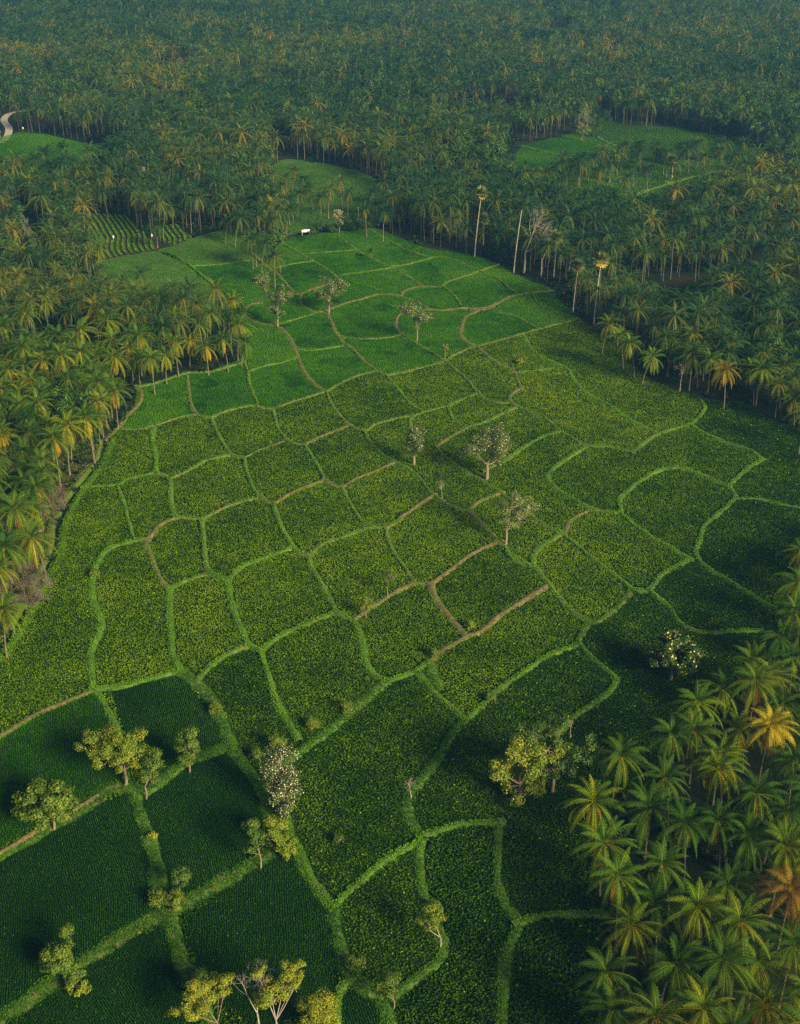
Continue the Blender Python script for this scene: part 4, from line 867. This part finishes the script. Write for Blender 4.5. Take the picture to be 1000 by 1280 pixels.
thicket(742, 172, 6, 19, 'dark round tree at the head of the far eastern clearing', mat='leaf', tint=.15, cat='tree', name='broadleaf_tree', L=.5, nleaf=4200, top=130)
thicket(728, 178, 3, 20, 'pale thin tree left of the dark round one in the far clearing', tint=.6, cat='tree', name='broadleaf_tree', L=.45, nleaf=1500, flower=.2, top=128)
tree('flowering_tree', (424, 292), 11.5, [L1(2.3, 8.6, 2.6, -.3, .2), L1(1.9, 5.4, 2.2, 0, 0)], 'slender white flowering tree near the white hut', nleaf=2200, L=.4, tint=.4, mat='olive', flower=.25, fsize=.45, tr=.2, top=262)
tree('flowering_tree', (178, 240), 12, [L1(3.2, 9.5, 2.4), L1(2.0, 7, 2, 1.5, 0)], 'white blossomed tree inside the palm belt beyond the furrowed plot', nleaf=1800, L=.5, tint=.4, mat='olive', flower=.8, fsize=.6, top=208)
tree('flowering_tree', (242, 262), 11, [L1(2.6, 8.5, 2.0)], 'small white blossomed tree right of the furrowed plot', nleaf=1200, L=.5, tint=.4, mat='olive', flower=.7, fsize=.55, top=232)
for k_, (px, py) in enumerate(((402, 290), (415, 292), (438, 290), (452, 288), (463, 286), (430, 284), (446, 282), (388, 294))):
    tree('shrub', (px, py), 3.2, [L1(2.0, 1.8, 1.4), L1(1.4, 1.5, 1.0, 1.6, .3)], 'dark green bush in the hedge beyond the far plots', cat='shrub', nleaf=700, L=.45, tint=.25, tr=.08, group='hedge bushes beyond the far plots')
# broadleaf trees scattered through the far forest, and undergrowth: nobody could count them
g = np.random.default_rng(55); fb_ = MB(); k = vis
for bx, by in zip(bx_, by_):
    u_, vv, d_ = proj(np.array([bx, by, 10.0]))
    if d_ < 20 or u_ < -60 or u_ > 1060 or vv < -30: continue
    h = 10 + 6 * g.random(); r = 3.0 + 2.6 * g.random(); n = int(np.clip(240000 / d_, 260, 900)); sz = float(np.clip(d_ / 300, .5, 1.6)) * .62
    nc = 9; cc = np.stack([bx + g.normal(size=nc) * r * .5, by + g.normal(size=nc) * r * .5, h - 2 + g.normal(size=nc) * 1.8], 1); ti = g.integers(0, nc, n)
    off = unit(g.normal(size=(n, 3))) * (g.random(n) ** .4)[:, None] * r * .52
    leaves(fb_, cc[ti] + off, unit(off + np.array([0, 0, .9]) + .3 * g.normal(size=(n, 3))), sz, sz * .7, np.clip(.22 + .22 * g.random() + .12 * (g.random(nc) - .5)[ti] + .06 * g.normal(size=n), 0, 1), g)
tag(link('broadleaf_forest', fb_.mesh('broadleaf_forest', M['leaf'])), 'dark broadleaf trees mixed into the far palm forest', 'forest', kind='stuff')
un = MB()
xs = rng.uniform(-330, 380, 90000); ys = rng.uniform(100, 780, 90000)
ok = ~inside(xs, ys, WF) & view_ok(xs, ys, 20)
for pg, t in WC.values(): ok &= ~inside(xs, ys, pg)
for pg in WFU: ok &= ~inside(xs, ys, pg)
ok &= (vnoise(xs, ys, .07) > .42) & ~(in_any(xs, ys, [wpoly(SOILED[0])]) & (rng.random(len(xs)) < .45))
ok &= ~near_line(xs, ys, LANE, 3) & ~near_line(xs, ys, ROAD, 4)
xs, ys = xs[ok], ys[ok]
clumps(un, xs, ys, np.zeros(len(xs)), .9 + .8 * rng.random(len(xs)), .7 + 1.2 * rng.random(len(xs)) ** 2, 7, .30, np.clip(.35 + .5 * (vnoise(xs, ys, .15) - .5) + .1 * rng.normal(size=len(xs)), 0, 1))
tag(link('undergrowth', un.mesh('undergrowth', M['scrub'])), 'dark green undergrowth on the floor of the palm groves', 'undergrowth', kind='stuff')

# ------------------------------------------------------------------ small built things
def bx(mb, x, y, z, sx, sy, sz):
    V = [(x + a * sx / 2, y + b * sy / 2, z + c * sz / 2) for c in (-1, 1) for b in (-1, 1) for a in (-1, 1)]
    mb.add(V, [(0, 2, 3, 1), (4, 5, 7, 6), (0, 1, 5, 4), (2, 6, 7, 3), (0, 4, 6, 2), (1, 3, 7, 5)])
def hut(px, py, sx, sy, h, rz, label, roofmat='white', wall='wallm', name='hut', open_=True):
    root = thing(name, G(px, py), label, name, rz=rz)
    m = MB()
    if open_:
        for a in (-1, 1):
            for b in (-1, 1):
                m = MB(); bx(m, a * sx * .42, b * sy * .42, h / 2, .14, .14, h); link('post', m.mesh('post', M['post']), root)
    else:
        bx(m, 0, 0, h / 2, sx * .9, sy * .9, h); link('wall', m.mesh('wall', M[wall]), root)
        m = MB(); bx(m, 0, -sy * .455, h * .42, .9, .06, h * .8); link('door', m.mesh('door', M['post']), root)
    m = MB(); r = h + sy * .28
    m.add([(-sx / 2, -sy / 2, h), (sx / 2, -sy / 2, h), (sx / 2, 0, r), (-sx / 2, 0, r), (-sx / 2, sy / 2, h), (sx / 2, sy / 2, h),
           (-sx / 2, -sy / 2, h + .08), (sx / 2, -sy / 2, h + .08), (sx / 2, 0, r + .08), (-sx / 2, 0, r + .08), (-sx / 2, sy / 2, h + .08), (sx / 2, sy / 2, h + .08)],
          [(0, 3, 2, 1), (3, 4, 5, 2), (6, 7, 8, 9), (9, 8, 11, 10), (0, 1, 7, 6), (4, 10, 11, 5), (1, 2, 8, 7), (2, 5, 11, 8), (0, 6, 9, 3), (3, 9, 10, 4)])
    link('roof', m.mesh('roof', M[roofmat]), root)
    return root
hut(382, 294, 3.6, 2.6, 1.7, .2, 'small white roofed shelter at the far edge of the paddies')
hut(-9, 172, 8, 6, 3.2, .5, 'white walled house by the gravel road at the frame side', roofmat='roof', name='house', open_=False)
for px, py, s, rz, lab in ((377, 84, 10, .3, 'zinc roofed house glimpsed among the distant palms, left of two'), (390, 82, 8, .8, 'smaller zinc roofed house beside it among the distant palms'), (468, 92, 6, .2, 'small white hut peeping from the distant palm forest'), (765, 118, 11, .1, 'pale roofed house behind the dark trees above the far eastern clearing'), (545, 8, 16, .1, 'long pale roof at the top edge of the distant forest'), (998, 34, 10, .2, 'white roof at the far eastern frame side')):
    hut(px, py, s, s * .6, 4, rz, lab, roofmat='roof', name='house', open_=False)
m = MB(); bx(m, 0, 0, .03, 2.6, 1.3, .05); bx(m, .9, .2, .12, .8, .9, .18); o = link('white_sheet', m.mesh('white_sheet', M['white'])); o.location = G(472, 281); o.location.z = .02; o.rotation_euler = (0, 0, -.9)
tag(o, 'folded white plastic sheet lying by the far corner of the hedge', 'sheet')
root = thing('boundary_post', G(448, 276), 'tall thin grey post on the far meadow', 'post'); m = MB(); tube(m, np.array([[0, 0, 0], [0, 0, 6.2]]), [.14, .11], 6); link('post', m.mesh('post', M['post']), root)
m = MB(); bx(m, 0, 0, 6.2, 1.0, .08, .08); link('crossbar', m.mesh('crossbar', M['post']), root)
for px, py, lab in ((142, 300, 'white scarecrow sack on a stick in the furrowed plot'), (190, 298, 'white sack on a stick by the furrowed plot edge'), (29, 163, 'white marker sack on a stick by the gravel road')):
    root = thing('scarecrow', G(px, py), lab, 'scarecrow'); m = MB(); tube(m, np.array([[0, 0, 0], [0, 0, 1.5]]), .04, 5); link('stick', m.mesh('stick', M['post']), root)
    m = MB(); ph = np.linspace(0, math.pi, 7); tube(m, np.stack([0 * ph, 0 * ph, 1.35 - .6 * np.cos(ph)], 1), .30 * np.sin(ph) ** .7 + .02, 8); link('sack', m.mesh('sack', M['white'], smooth=True), root)

# ------------------------------------------------------------------ air
hz = MB(); bx(hz, 0, 1500, 77, 6200, 6200, 156)
m_, t = newmat('haze air'); pv = N(t, 'ShaderNodeVolumePrincipled'); pv.inputs['Color'].default_value = (.15, .50, 1.0, 1); pv.inputs['Density'].default_value = .00013; pv.inputs['Anisotropy'].default_value = .3
om = N(t, 'ShaderNodeOutputMaterial'); t.links.new(pv.outputs[0], om.inputs['Volume'])
tag(link('haze', hz.mesh('haze', m_)), 'thin bluish haze hanging over the whole valley', 'haze', kind='stuff')
